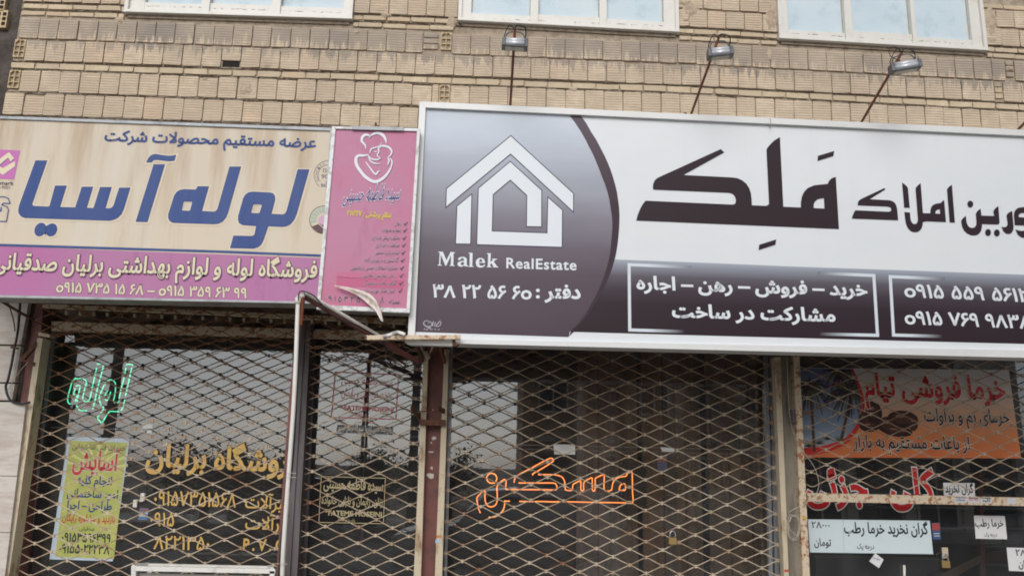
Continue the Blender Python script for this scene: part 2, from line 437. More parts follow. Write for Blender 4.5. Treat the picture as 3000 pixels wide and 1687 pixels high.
M['galv_dark'] = mat('galvanised_sheet_under', lin((150, 146, 140)), .65, noise=[((6, 3, 3), lin((112, 106, 100)), .45, .7)])
M['alu'] = mat('aluminium_profile', lin((150, 152, 156)), .35, metal=.3, noise=[((30, 3, 1.2), lin((190, 192, 196)), .45, .7)])
M['dark_steel'] = mat('dark_grey_steel', lin((98, 92, 94)), .6, noise=[((20, 10, 2), lin((70, 62, 62)), .4, .7), (22, lin((110, 72, 58)), .62, .75)])
M['stone'] = mat('travertine', lin((205, 198, 190)), .7, noise=[((3, 3, 14), lin((186, 172, 162)), .45, .65), ((40, 20, 90), lin((120, 92, 78)), .66, .74)], bump=(50, .3, .003))
M['pvc'] = mat('white_pvc_pipe', (.78, .76, .71), .35, noise=[((6, 6, 2), (.64, .58, .48), .5, .75)])
M['black_cable'] = mat('black_cable', (.02, .02, .022), .5)
M['grey_cable'] = mat('grey_cable', (.17, .17, .17), .5)
M['cream_cable'] = mat('cream_cable', (.50, .46, .39), .5)
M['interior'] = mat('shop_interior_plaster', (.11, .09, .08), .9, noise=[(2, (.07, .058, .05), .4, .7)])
M['hole_shade'] = mat('dark_hole_shade', (.018, .015, .013), .95)  # near-black colour standing for the shade inside block holes
M['lamp_grey'] = mat('floodlight_grey_casting', lin((84, 86, 92)), .5, noise=[(25, lin((120, 122, 126)), .6, .75)])
M['lamp_alu'] = mat('floodlight_aluminium', lin((205, 207, 212)), .35, metal=.25, noise=[((3, 3, 30), lin((165, 168, 175)), .5, .7)])
M['lamp_glass'] = mat('floodlight_glass', lin((165, 165, 158)), .15, spec=.8)
def glass_material(name, ior, tint, dirt_and_haze):
    m = bpy.data.materials.new(name); m.use_nodes = True; nt = m.node_tree; nt.nodes.clear(); L = nt.links.new
    o = nt.nodes.new('ShaderNodeOutputMaterial'); tr = nt.nodes.new('ShaderNodeBsdfTransparent'); tr.inputs[0].default_value = (*tint, 1)
    gl = nt.nodes.new('ShaderNodeBsdfGlossy'); gl.inputs['Roughness'].default_value = .0; gl.inputs['Color'].default_value = (.92, .96, 1, 1)
    fr = nt.nodes.new('ShaderNodeFresnel'); fr.inputs['IOR'].default_value = ior
    mx = nt.nodes.new('ShaderNodeMixShader'); L(fr.outputs[0], mx.inputs[0]); L(tr.outputs[0], mx.inputs[1]); L(gl.outputs[0], mx.inputs[2])
    df = nt.nodes.new('ShaderNodeBsdfDiffuse'); df.inputs[0].default_value = (.5, .5, .5, 1)
    n = nt.nodes.new('ShaderNodeTexNoise'); n.inputs['Scale'].default_value = 3; n.inputs['Detail'].default_value = 8
    geo = nt.nodes.new('ShaderNodeNewGeometry'); L(geo.outputs['Position'], n.inputs['Vector'])
    mr = nt.nodes.new('ShaderNodeMapRange'); mr.inputs['From Min'].default_value = .45; mr.inputs['From Max'].default_value = .8; mr.inputs['To Max'].default_value = dirt_and_haze; mr.inputs['To Min'].default_value = .035; L(n.outputs['Fac'], mr.inputs['Value'])  # patchy dirt over an even pale haze that lifts the dark glass
    m2 = nt.nodes.new('ShaderNodeMixShader'); L(mr.outputs[0], m2.inputs[0]); L(mx.outputs[0], m2.inputs[1]); L(df.outputs[0], m2.inputs[2])
    L(m2.outputs[0], o.inputs['Surface']); return m
M['glass'] = glass_material('shop_glass', 2.15, (.93, .96, .95), .10)

# ================================================================== ground and street (seen mirrored in the shop glass)
GZ = -0.55
def plane(name, x0, x1, y0, y1, z, mt, **p):
    return mk(name, [(x0, y0, z), (x1, y0, z), (x1, y1, z), (x0, y1, z)], [(0, 1, 2, 3)], mt, None, kind='structure', **p)
M['asphalt'] = mat('asphalt', (.055, .054, .053), .9, noise=[(.8, (.075, .073, .07), .4, .7), (60, (.03, .03, .03), .55, .7)])
M['paving'] = mat('pavement_tiles', (.36, .345, .315), .85, noise=[(3, (.21, .2, .18), .4, .7)])
M['kerb'] = mat('kerb_concrete', (.34, .33, .31), .85)
plane('ground', -300, 300, -400, 60, GZ-.02, mat('earth', (.17, .145, .11), .95, noise=[(.2, (.12, .10, .08), .4, .7)]))
plane('road', -200, 200, -17, -4.2, GZ-.01, M['asphalt'])
MB().box((-60, -4.0, GZ-.1), (60, 8, GZ+.12)).build('pavement', M['paving'], kind='structure')
MB().box((-60, -4.15, GZ-.1), (60, -4.0, GZ+.13)).build('kerb', M['kerb'], kind='structure')
MB().box((-60, -21.5, GZ-.1), (60, -17, GZ+.12)).build('far_pavement', M['paving'], kind='structure')

# ================================================================== the brick building
X0 = P(36, 170, 0)[0]
bld = empty('brick_building', (3, 0, GZ), 'old building of ribbed clay blocks and thin bricks above a row of shops', 'building')
GY, WY = 1.05, 1.25          # rolling gates / shop glass
SOFZ = P(500, 868, 1.0)[2]
XR = P(3000, 200, 0)[0]+1.4
# window openings in pixels (outer frame)
WIN = [((371, 0), (367, 36), (1033, 57), (1030, 0)), ((1341, 0), (1342, 60), (1988, 95), (1984, 0)), ((2273, 0), (2280, 113), (2889, 149), (2866, 0))]
wx = []
for q in WIN:
    a = P(*q[1], 0); b = P(*q[2], 0); wx.append((a[0], b[0], min(a[2], b[2]), max(a[2], b[2])))
WTOP = wx[0][2]+1.5
ZT = WTOP+.5
# mortar body of the wall, pierced where the windows sit
mb = MB()
xs = [X0]+[v for w in wx for v in (w[0]+.02, w[1]-.02)]+[XR]
MY = .018
for i in range(0, len(xs), 2): mb.box((xs[i], MY, SOFZ), (xs[i+1], .35, ZT))
for w in wx:
    mb.box((w[0]+.02, MY, SOFZ), (w[1]-.02, .35, w[2]-.01)); mb.box((w[0]+.02, MY, WTOP), (w[1]-.02, .35, ZT))
mb.build('mortar_wall', M['mortar'], bld)
MB().box((X0, .35, SOFZ), (XR, 5.2, SOFZ+.18)).box((X0, .35, ZT-.1), (XR, 5.2, ZT)).box((X0, 5.2, GZ), (XR, 5.4, ZT)).box((X0, .35, SOFZ+.18), (X0+.2, 5.2, ZT-.1)).box((XR-.2, .35, SOFZ+.18), (XR, 5.2, ZT-.1)).build('floor_slab_and_rear_walls', M['render'], bld)
# course heights: knots traced along each mortar line
KX = [60, 1019, 2019, 2930]
KN = {'t1': [6, 40, 81, 136], 't2': [28, 62, 103, 154.5], 'r1': [48, 83, 124, 173.5], 'r2': [115, 147, 189, 237.6], 't3': [180, 213.5, 252, 300], 'r3': [205, 237, 276, 324], 'r4': [272, 305, 341, 386]}
KN['b4'] = [v+65 for v in KN['r4']]
KW = {}
for k, ys in KN.items():
    pts = [P(x, y, 0) for x, y in zip(KX, ys)]
    KW[k] = ([p[0] for p in pts], [p[2] for p in pts])
def zc(k, x):
    X, Zv = KW[k]
    if x <= X[0]: s = (Zv[1]-Zv[0])/(X[1]-X[0]); return Zv[0]+s*(x-X[0])
    if x >= X[-1]: s = (Zv[-1]-Zv[-2])/(X[-1]-X[-2]); return Zv[-1]+s*(x-X[-1])
    return float(np.interp(x, X, Zv))
PW = P(1019+57, 250, 0)[0]-P(1019, 250, 0)[0]            # block pitch in metres
BW = PW*71.5/57.0
RH = .187; THK = .060
def block_meshes(nm, mt, n, rough):
    res = []
    for i in range(n):
        me = bpy.data.meshes.new(nm); rnd = random.Random(100+i)
        # front outline with worn corners and slightly wavy edges; 12 outline points
        pts = []
        k = 4 if rough < .02 else 3
        cs = [(-.5, -.5), (.5, -.5), (.5, .5), (-.5, .5)]
        for c in range(4):
            a, b = cs[c], cs[(c+1) % 4]
            for t in (.05, .5, .95):
                x = a[0]+(b[0]-a[0])*t; y = a[1]+(b[1]-a[1])*t
                sx = 0 if abs(b[0]-a[0]) > .1 else 1; j = rnd.uniform(-1, .4)*rough*(1.0 if t == .5 else 1.8)
                if rnd.random() < .08: j -= rough*3
                nx, ny = (b[1]-a[1]), -(b[0]-a[0]); pts.append((x+nx*j, y+ny*j))
        n0 = len(pts)
        v = [(p[0]*.988, -.5, p[1]*.982) for p in pts]+[(p[0], -.42, p[1]) for p in pts]+[(p[0], .5, p[1]) for p in pts]
        f = [tuple(range(n0))]
        for r in range(2): f += [(r*n0+i2, (r+1)*n0+i2, (r+1)*n0+(i2+1) % n0, r*n0+(i2+1) % n0) for i2 in range(n0)]
        me.from_pydata(v, [], f); me.materials.append(mt); me.update(); bm = bmesh.new(); bm.from_mesh(me); bmesh.ops.recalc_face_normals(bm, faces=bm.faces[:]); bm.to_mesh(me); bm.free()
        # the open back makes outward guessing unreliable: force the front face towards -Y
        if me.polygons[0].normal.y > 0: me.flip_normals()
        res.append(me)
    return res
BLK = block_meshes('clay_block', M['block'], 7, .010); BRK = block_meshes('brick', M['brick'], 7, .028)
def place(name, meshes, x0, x1, zt, zb, ang, depth=.05, proud=0.0):
    o = bpy.data.objects.new(name, random.choice(meshes)); COL.objects.link(o); o.parent = bld; o.matrix_parent_inverse = Matrix.Translation(-bld.location)
    o.scale = (x1-x0, depth, zt-zb); o.location = ((x0+x1)/2, depth/2-proud, (zt+zb)/2)
    o.rotation_euler = (random.uniform(-.015, .015), ang+random.uniform(-.006, .006), random.uniform(-.01, .01))
    return o
def blocked(x0, x1, zb):
    return any(x1 > w[0]-.005 and x0 < w[1]+.005 and zb > w[2]-.17 for w in wx)
nb = [0, 0]
def px2x(px, py): return P(px, py, 0)[0]
HOLLOW = {'r2': [(57, 143)], 'r3': [(41, 235), (1302, 274)], 'r1': [(1307, 120)]}
SMALL = {'r1': [(1241, 1286, 97), (2947, 2972, 205)], 'r2': [(2914, 2938, 262)]}
def row(key, zof, h, kind, start, xmax=None):
    """one course; zof(x) = top of the course"""
    w = PW if kind == 'b' else BW
    x = start
    while x < (xmax or XR-.05):
        wv = w*random.uniform(.985, 1.015); x1 = x+wv-random.uniform(.003, .009)
        # jump over odd pieces built on their own
        obs = [(px2x(c[0]-17, c[1]), px2x(c[0]+17, c[1])) for c in HOLLOW.get(key, [])]+[(px2x(a, y), px2x(b, y)) for a, b, y in SMALL.get(key, [])]
        hit = [ob for ob in obs if x < ob[1] and x1 > ob[0]]
        if hit:
            ob = hit[0]
            if ob[0]-x > .06: seg = (x, ob[0]-.004)
            else: seg = None
            nx = max(q[1] for q in hit)+.004
        else: seg = (x, x1); nx = x+wv
        if seg:
            for wq in wx:                                       # trim against the window openings
                if not seg: break
                zb_ = zof((seg[0]+seg[1])/2)-h
                if zb_ > wq[2]-.14+(.05 if kind == 't' else 0):
                    if seg[0] > wq[0]-.01 and seg[1] < wq[1]+.01: seg = None
                    elif seg[0] < wq[0] < seg[1]: seg = (seg[0], wq[0]-.008)
                    elif seg[0] < wq[1] < seg[1]: seg = (wq[1]+.008, seg[1])
        if seg and seg[1]-seg[0] > .03:
            xm = (seg[0]+seg[1])/2; zt = zof(xm)
            ang = -math.atan((zof(xm+.3)-zof(xm-.3))/.6)
            gap = random.uniform(.001, .004) if kind == 'b' else random.uniform(.006, .012)
            pr = random.uniform(-.004, .006)
            if kind == 'b':
                top = zt-gap-(.014 if random.random() < .12 else 0)
                if key == 'r2' and px2x(650, 185) < xm < px2x(704, 185):
                    o = place('clay_block', BLK, seg[0], seg[1], zt-.004, zt-h+.072, ang)
                    MB().box((seg[0]+.01, MY-.004, zt-h+.012), (seg[1]-.01, MY+.001, zt-h+.070)).build('broken_gap_shade', M['hole_shade'], bld)  # dark plate painted as the shade in the broken gap
                else: o = place('clay_block', BLK, seg[0], seg[1], top, zt-h+gap, ang, proud=pr)
                nb[0] += 1
            else:
                o = place('brick', BRK, seg[0], seg[1], zt-gap-random.uniform(0, .006), zt-h+gap*.6, ang, proud=pr-.004, depth=.05); nb[1] += 1
        x = nx
st = lambda px, py: px2x(px, py)
def zfun(k, dz=0): return lambda x: zc(k, x)+dz
def hfun(a, b): 
    return float(np.mean([zc(a, x)-zc(b, x) for x in (-3, 0, 3)]))
hr = hfun('r1', 'r2')-.006
row('r1', zfun('r1'), hr, 'b', st(58, 80), px2x(3080, 200)); row('r2', zfun('r2'), hfun('r2', 't3')-.010, 'b', st(75.7, 143), px2x(3080, 260))
row('r3', zfun('r3'), hfun('r3', 'r4')-.012, 'b', st(60, 235), px2x(3080, 330)); row('r4', zfun('r4'), hr-.008, 'b', st(12, 300), px2x(1560, 340))
row('t1', zfun('t1'), .065, 't', st(70, 12)); row('t2', zfun('t2'), .060, 't', st(62, 34)); row('t3', zfun('t3'), .076, 't', st(32, 188))
row('u1', zfun('t1', .207), .198, 'b', st(72, -20)); row('u2', zfun('t1', .415), .198, 'b', st(72, -80))
row('t0', zfun('t1', .488), .062, 't', st(72, -80))
for k, L_ in SMALL.items():
    for a, b, y in L_:
        xa, xb = px2x(a, y), px2x(b, y); zt = zc(k, xa)-.004
        for j in range(3): place('brick', BRK, xa+.004, xb-.004, zt-j*.064-.004, zt-j*.064-.058, 0, proud=-.003); nb[1] += 1
# hollow blocks seen end-on: a clay grid of eight rounded cells
M['clay_plain'] = mat('clay_plain', lin((205, 184, 148)), .9, noise=[(20, lin((168, 146, 114)), .5, .7)])
for k, L_ in HOLLOW.items():
    for cx, cy in L_:
        c = P(cx, cy, 0); w, h = .104, .186; mb = MB(); x0, z0 = c[0]-w/2, zc(k, c[0])-h-.006; t = .007
        for x in (x0, x0+w/2-t/2, x0+w-t): mb.box((x, -.003, z0), (x+t, .06, z0+h))
        for j in range(4):
            z = z0+j*(h-t)/3; mb.box((x0+t, -.001, z), (x0+w/2-t/2, .06, z+t)); mb.box((x0+w/2+t/2, -.001, z), (x0+w-t, .06, z+t))
        for sx, sz in ((0, 0), (1, 0), (0, 1), (1, 1)):
            xx = x0+t if sx == 0 else x0+w-t; zz2 = z0+t if sz == 0 else z0+h-t; dx = .02 if sx == 0 else -.02; dz = .02 if sz == 0 else -.02
            tri = [(xx, 0, zz2), (xx+dx, 0, zz2), (xx, 0, zz2+dz)]; mb.add(tri+[(a, .06, c_) for a, b_, c_ in tri], [(0, 1, 2), (1, 4, 5, 2)])
        hb = mb.build('hollow_block', M['clay_plain'], bld)
        MB().box((x0+.002, .0262, z0+.002), (x0+w-.002, .0272, z0+h-.002)).build('cell_shade', M['hole_shade'], hb)  # dark sheet in place of the shade inside the cells
# patches of mortar smeared on the wall beside the windows and on the courses
rnd = random.Random(5)
MPM = mat('mortar_pale', lin((192, 174, 152)), .95, noise=[(25, lin((160, 142, 122)), .4, .7), (70, lin((120, 104, 90)), .58, .7)], bump=(50, 1, .01))
for cx, cy, rw, rh in [(2262, 45, 24, 62), (2905, 70, 22, 70), (1322, 62, 20, 26), (350, 60, 16, 20), (2025, 30, 36, 34), (343, 120, 10, 9), (1045, 95, 14, 8), (2255, 160, 12, 30), (2850, 152, 40, 6), (1500, 66, 60, 5), (2905, 118, 26, 14), (718, 258, 26, 30), (2378, 352, 24, 14), (1680, 262, 18, 12), (2010, 8, 30, 14), (600, 232, 16, 6), (1130, 45, 22, 10), (2960, 200, 18, 12), (2010, 60, 14, 10)]:
    c = P(cx, cy, 0); n = 15; v = [(c[0], -.010, c[2])]; ring = []
    for i in range(n):
        a = 2*math.pi*i/n; rr = rnd.uniform(.62, 1.05); ring.append((c[0]+math.cos(a)*rw*rr/320, .004, c[2]+math.sin(a)*rh*rr/320))
    inner = [(c[0]+(q[0]-c[0])*.6, -.010+rnd.uniform(-.003, .005), c[2]+(q[2]-c[2])*.6) for q in ring]
    v = v+inner+ring; f = [(0, 1+(i+1) % n, 1+i) for i in range(n)]+[(1+i, 1+(i+1) % n, 1+n+(i+1) % n, 1+n+i) for i in range(n)]
    MB().add(v, f).build('mortar_patch', MPM, bld, smooth=True)
# thick squeezed-out mortar along the wide joints, as uneven ridges
def ridge(key, dz, wz, seed):
    rn = random.Random(seed); N = 520; v = []; f = []
    for i in range(N+1):
        x = X0+(XR-X0)*i/N; z = zc(key, x)+dz+rn.uniform(-.005, .005); w = wz*rn.uniform(.35, 1.2)*(.55+.6*abs(math.sin(x*2.3+seed))); y = rn.uniform(-.006, .004)
        v += [(x, .010, z+w), (x, y, z), (x, .010, z-w)]
    for i in range(N):
        a = i*3; f += [(a, a+1, a+4, a+3), (a+1, a+2, a+5, a+4)]
    return mk('mortar_joint', v, f, M['joint'], bld, smooth=False)
ridge('r3', .001, .010, 1); ridge('r4', .006, .014, 2); ridge('t3', .003, .005, 3); ridge('b4', .0, .016, 4); ridge('t2', .004, .007, 9); ridge('t1', .004, .007, 10)

# windows: painted frame with reveal, three panes each
PX = [[(421, 590, 11, 19), (613, 796, 14, 22), (821, 1006, 21, 32)], [(1380, 1553, 45, 51), (1576, 1755, 49, 56), (1776, 1943, 60, 70)], [(2305, 2470, 93, 101), (2491, 2664, 96, 105), (2675, 2838, 113, 122)]]
for wi, q in enumerate(WIN):
    w = wx[wi]; xa, xb = w[0], w[1]; za, zb = P(*q[1], -.03)[2], P(*q[2], -.03)[2]
    wob = bpy.data.objects.new('window', None); COL.objects.link(wob); wob.location = ((xa+xb)/2, 0, za); wob.parent = bld; wob.matrix_parent_inverse = Matrix.Translation(-bld.location)
    wob['label'] = ['white framed window above the cream and magenta sign', 'white framed window between the two left floodlights', 'white framed window above the third floodlight'][wi]
    def sub(mbx, nm, mt, **k):
        o = mbx.build(nm, mt, None, **k); o.parent = wob; o.matrix_parent_inverse = Matrix.Translation(-Vector(((xa+xb)/2, 0, za))); return o
    S = lambda x, z: z+(zb-za)*(x-xa)/(xb-xa)-za+0      # slope of the sill
    def skew(mbx):                                       # the whole window follows the slope of its sill
        mbx.v = [(a, b, c+(zb-za)*(a-xa)/(xb-xa)) for a, b, c in mbx.v]; return mbx
    fwid = .035
    sub(skew(MB().box((xa, -.035, za), (xa+fwid, .07, WTOP)).box((xb-fwid, -.035, za), (xb, .07, WTOP)).box((xa+fwid, -.038, za+.004), (xb-fwid, .07, za+.030)).box((xa+fwid, -.03, WTOP-.04), (xb-fwid, .07, WTOP))), 'frame', M['win_frame'])
    sub(skew(MB().box((xa-.004, -.05, za-.006), (xb+.004, .02, za+.003))), 'drip_rail', M['win_frame'])
    sub(skew(MB().box((xa+.03, .0, za-.040), (xb-.03, .03, za-.006))), 'sill_bed', M['mortar'])
    pn = PX[wi]
    # sash profiles between the panes and a recessed lower rail
    cuts = [P(p[0], 60, 0)[0] for p in pn]+[P(pn[-1][1], 60, 0)[0]]
    lefts = [P(p[0], 60, .02)[0] for p in pn]; rights = [P(p[1], 60, .02)[0] for p in pn]
    sub(skew(MB().box((xa+fwid, -.004, za+.030), (lefts[0], .06, WTOP-.04))), 'jamb', M['win_frame'])
    sub(skew(MB().box((rights[2], -.004, za+.030), (xb-fwid, .06, WTOP-.04))), 'jamb', M['win_frame'])
    for k in range(2): sub(skew(MB().box((rights[k], -.020, za+.030), (lefts[k+1], .06, WTOP-.04))), 'mullion', M['win_frame'])
    for k in range(3):
        zr = max(za+.034, P((pn[k][0]+pn[k][1])/2, (pn[k][2]+pn[k][3])/2, .03)[2]-(zb-za)*((lefts[k]+rights[k])/2-xa)/(xb-xa))
        if zr > za+.036: sub(skew(MB().box((lefts[k], .0, za+.030), (rights[k], .055, zr))), 'sash_rail', M['win_frame'])
        sub(skew(MB().box((lefts[k]-.002, .040, zr-.004), (rights[k]+.002, .050, WTOP-.04))), 'pane', M['pane_pale'])
        sub(skew(MB().box((lefts[k], .034, zr), (lefts[k]+.006, .0395, WTOP-.04)).box((rights[k]-.006, .034, zr), (rights[k], .0395, WTOP-.04)).box((lefts[k]+.006, .034, zr), (rights[k]-.006, .0395, zr+.005))), 'gasket', M['putty'])
# neighbouring wall in the gap on the far left
nw = empty('neighbour_wall', (X0-.5, .9, GZ), 'dark cement-smeared side wall in the gap left of the brick facade', 'wall')
MB().box((X0-3.2, .55, SOFZ), (X0-.01, .9, ZT)).build('wall', M['render'], nw)
rn = random.Random(3); mb = MB()
for i in range(26):
    x = X0-rn.uniform(.05, 1.0); z = SOFZ+rn.uniform(.1, 2.2); mb.sphere((x, .55, z), (rn.uniform(.05, .16), rn.uniform(.02, .06), rn.uniform(.04, .14)), 8, 5)
mb.build('cement_lumps', M['render'], nw, smooth=True)
for cx, cy in ((3, 12), (8, 60)):
    c = P(cx, cy, .53); place_w, place_h = .11, .2
    MB().box((c[0]-.06, .50, c[2]-.1), (c[0]+.06, .56, c[2]+.1)).build('hollow_block', M['clay_plain'], nw)
    for a in (-.03, .03):
        for b_ in (-.055, 0, .055): MB().box((c[0]+a-.018, .495, c[2]+b_-.018), (c[0]+a+.018, .5005, c[2]+b_+.018)).build('cell_shade', M['hole_shade'], nw)  # dark plates drawn for the shade of the block's cells

print('BLOCKS', nb)

# ================================================================== shop fronts under the overhang
def prism(nm, pts, Y0, Y1, mt, parent=bld, bevel=0, **p): return MB().prism(pts, Y0, Y1).build(nm, mt, parent, bevel=bevel, **p)
# interior shell
xl, xr_ = P(20, 1500, WY)[0]-.3, XR
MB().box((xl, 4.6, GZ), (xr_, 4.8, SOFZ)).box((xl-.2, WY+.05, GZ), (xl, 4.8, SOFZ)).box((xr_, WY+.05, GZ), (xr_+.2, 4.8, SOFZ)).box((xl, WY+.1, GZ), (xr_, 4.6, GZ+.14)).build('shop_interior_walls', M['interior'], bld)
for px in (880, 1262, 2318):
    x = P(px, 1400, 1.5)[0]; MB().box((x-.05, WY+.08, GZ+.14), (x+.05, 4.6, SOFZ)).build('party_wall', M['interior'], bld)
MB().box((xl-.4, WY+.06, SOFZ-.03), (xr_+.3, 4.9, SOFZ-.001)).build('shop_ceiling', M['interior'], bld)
# brown and grey boards added behind the estate agency glass to brighten it
WOOD = mat('added_boarding', lin((150, 122, 94)), .7, noise=[((10, 10, 1.2), lin((118, 92, 68)), .4, .65)])
GRB = mat('added_boarding_grey', lin((140, 128, 118)), .7, noise=[((10, 10, 1.5), lin((108, 98, 90)), .4, .65)])
xa_, xb_ = P(1690, 1300, WY+.8)[0], P(2262, 1300, WY+.8)[0]; n_ = 18
for k in range(n_):
    x0_ = xa_+(xb_-xa_)*k/n_; yy = WY+.8+(.03 if k % 2 else 0)+(.25 if k in (4, 5, 11) else 0)
    MB().box((x0_, yy, GZ+.15), (x0_+(xb_-xa_)/n_-.006, yy+.03, SOFZ-.04)).build('added_board', GRB if k in (0, 1, 2, 3, 8) else WOOD, bld)
for z0_, w0_ in ((P(2100, 1250, WY+.8)[2], .34), (P(1850, 1420, WY+.8)[2], .30)):
    xc_ = P(2120 if w0_ > .32 else 1850, 1250, WY+.8)[0]
    MB().box((xc_-w0_/2, WY+.74, z0_-.26), (xc_+w0_/2, WY+.79, z0_+.26)).build('notice_board', mat('notice_board_dark', lin((74, 62, 56)), .6), bld)
# stone-clad pier on the far left: upper part set back, lower slabs proud
Z0 = P(100, 1687, 1)[2]-.6
def slab(nm, quad, Y0, Y1, mt, parent, **p): return prism(nm, quad, Y0, Y1, mt, parent, **p)
pier = empty('stone_pier', (P(0, 1400, 1)[0], 1.0, GZ), 'pale stone-clad pier at the left edge beside the first gate', 'pier')
ys = [862, 1010, 1120, 1173]
edge = lambda y: 83-(y-884)*(40/240.0)
for a, b in zip(ys[:-1], ys[1:]):
    slab('stone_slab', [(-170, a), (edge(a), a+4), (edge(b), b-1), (-170, b-5)], .93, .99, M['stone'], pier)
low = [1178, 1395, 1560, 1760]; e2 = lambda y: 76-(y-1178)*(62/509.0)
for a, b in zip(low[:-1], low[1:]):
    slab('stone_slab', [(-170, a-3), (e2(a), a), (e2(b), b-2), (-170, b-5)], .84, .92, M['stone'], pier)
    slab('stone_slab', [(e2(a)-22, a-1), (e2(a)-21, a-1), (e2(b)-21, b-2), (e2(b)-22, b-2)], .8395, .842, M['mortar'], pier) if False else None
MB().box((P(-170, 1400, .95)[0], .99, GZ), (P(50, 1178, .95)[0], 1.5, SOFZ)).build('pier_core', M['render'], pier)
# maroon column behind the left rail, with its triangular bracket
prism('steel_column', [(84, 884), (128, 890), (40, 1740), (-30, 1740)], 1.0, 1.22, M['maroon'], bld, label='maroon steel column beside the stone pier')
prism('bracket', [(54, 1055), (104, 1000), (104, 1014), (70, 1053), (100, 1060), (98, 1072)], .86, .9, M['rust'], bld)
prism('bracket', [(112, 972), (145, 980), (145, 988), (112, 983)], .9, .98, M['beige_rusty'], bld)

# centre column (maroon) with two beige guide rails
def px_at(pts, y):
    """x of a traced edge at height y"""
    return float(np.interp(y, [p[1] for p in pts], [p[0] for p in pts]))
YB = 1760
def strip(nm, xl_, xr2, yt, Y0, Y1, mt, parent=bld, **p):
    """xl_/xr2: ((x,y),(x,y)) traced edges; extended down to YB"""
    def ex(e, y): (xa, ya), (xb2, yb2) = e; return xa+(xb2-xa)*(y-ya)/(yb2-ya)
    return prism(nm, [(ex(xl_, yt), yt), (ex(xr2, yt), yt), (ex(xr2, YB), YB), (ex(xl_, YB), YB)], Y0, Y1, mt, parent, **p)
strip('steel_column', ((1250, 1048), (1234, 1687)), ((1304, 1048), (1274, 1687)), 1015, 1.02, 1.3, M['maroon'], label='maroon steel column with flaking white paint in the centre')
strip('guide_rail', ((1241, 1048), (1212, 1687)), ((1254, 1048), (1233, 1687)), 1046, .92, 1.04, M['beige'], label='beige guide rail left of the maroon centre column')
strip('guide_rail', ((1302, 1025), (1274, 1687)), ((1315, 1025), (1295, 1687)), 1023, .92, 1.04, M['beige'], label='beige guide rail right of the maroon centre column')
for cx, cy, w, h in ((1272, 1283, 9, 7), (1264, 1323, 10, 3), (1261, 1393, 15, 9), (1265, 1370, 4, 6), (1268, 1200, 2, 3), (1264, 1296, 3, 4)):
    c = P(cx, cy, 1.02); n = 9; rn = random.Random(cx); ring = [(c[0]+math.cos(i*2*math.pi/n)*w*rn.uniform(.6, 1.1)/300, 1.018, c[2]+math.sin(i*2*math.pi/n)*h*rn.uniform(.6, 1.1)/300) for i in range(n)]
    mk('paint_flake', ring, [tuple(range(n-1, -1, -1))], mat('old_white_paint', (.62, .56, .5), .7), bld)
mk('torn_sticker', [P(1278, 1567, .918), P(1291, 1566, .918), P(1290, 1574, .918), P(1279, 1575, .918)], [(0, 1, 2, 3)], mat('orange_sticker', lin((205, 130, 50)), .6), bld)
mk('torn_sticker', [P(1276, 1580, .918), P(1290, 1578, .918), P(1290, 1589, .918), P(1275, 1590, .918)], [(0, 1, 2, 3)], mat('blue_white_sticker', lin((170, 190, 205)), .6), bld)
# U bracket clamped on the column and the two knee brackets under the beam
mb = MB(); A = lambda x, y, Y: PV(x, y, Y)
mb.bar(A(1205, 1193, .70), A(1232, 1228, .95), .02, .05); mb.bar(A(1303, 1205, .95), A(1284, 1196, .70), .02, .05); mb.bar(A(1228, 1236, .88), A(1305, 1238, .88), .04, .06); mb.bar(A(1220, 1204, .80), A(1282, 1206, .80), .012, .012)
mb.build('column_bracket', M['rust'], bld, bevel=.003)
mb = MB(); mb.bar(A(1219, 1006, .55), A(1240, 1058, .95), .025, .05); mb.bar(A(1287, 1008, .55), A(1304, 1062, .95), .025, .05); mb.build('knee_bracket', M['rust'], bld, bevel=.003)
mb = MB(); mb.bar(A(1232, 1012, .8), A(1247, 1044, .95), .012, .02); mb.bar(A(1268, 1012, .8), A(1256, 1044, .95), .012, .02); mb.bar(A(1244, 1030, .85), A(1256, 1050, .9), .035, .03); mb.build('hinge_bracket', M['beige'], bld)

# right post: grey-green core between two beige rails
strip('steel_column', ((2289, 1124), (2311, 1687)), ((2328, 1124), (2352, 1687)), 1026, 1.0, 1.3, mat('worn_green_steel', lin((142, 136, 122)), .7, noise=[((20, 5, 2), lin((110, 100, 88)), .45, .65), (30, lin((96, 66, 48)), .62, .7)]), label='worn grey steel column left of the date shop')
strip('guide_rail', ((2272, 1124), (2297, 1687)), ((2289, 1124), (2311, 1687)), 1046, .92, 1.02, M['beige'], label='beige guide rail on the left face of the grey column')
strip('guide_rail', ((2328, 1124), (2352, 1687)), ((2346, 1124), (2373, 1687)), 1040, .92, 1.02, M['beige_rusty'], label='rusty beige guide rail on the right face of the grey column')
prism('latch_plate', [(2318, 1200), (2330, 1200), (2333, 1238), (2320, 1238)], .90, .95, M['dark_steel'], bld)
# dark double post between first and second gates
strip('steel_post', ((867, 1124), (827, 1687)), ((884, 1124), (849, 1687)), 925, .93, 1.2, M['dark_steel'], label='dark grey steel post behind the white pipe')
strip('steel_post', ((885.5, 1124), (850.5, 1687)), ((901, 1124), (870, 1687)), 940, .95, 1.2, M['dark_steel'], label='dark grey steel post at the left of the narrow gate')
# left guide rail of gate one
strip('guide_rail', ((109, 990), (4, 1687)), ((125, 990), (26, 1687)), 990, .88, 1.04, M['beige'], label='pale guide rail at the left of the first gate')
strip('rail_channel', ((126, 990), (27, 1687)), ((132, 990), (36, 1687)), 985, .98, 1.1, M['black_cable'], bld)

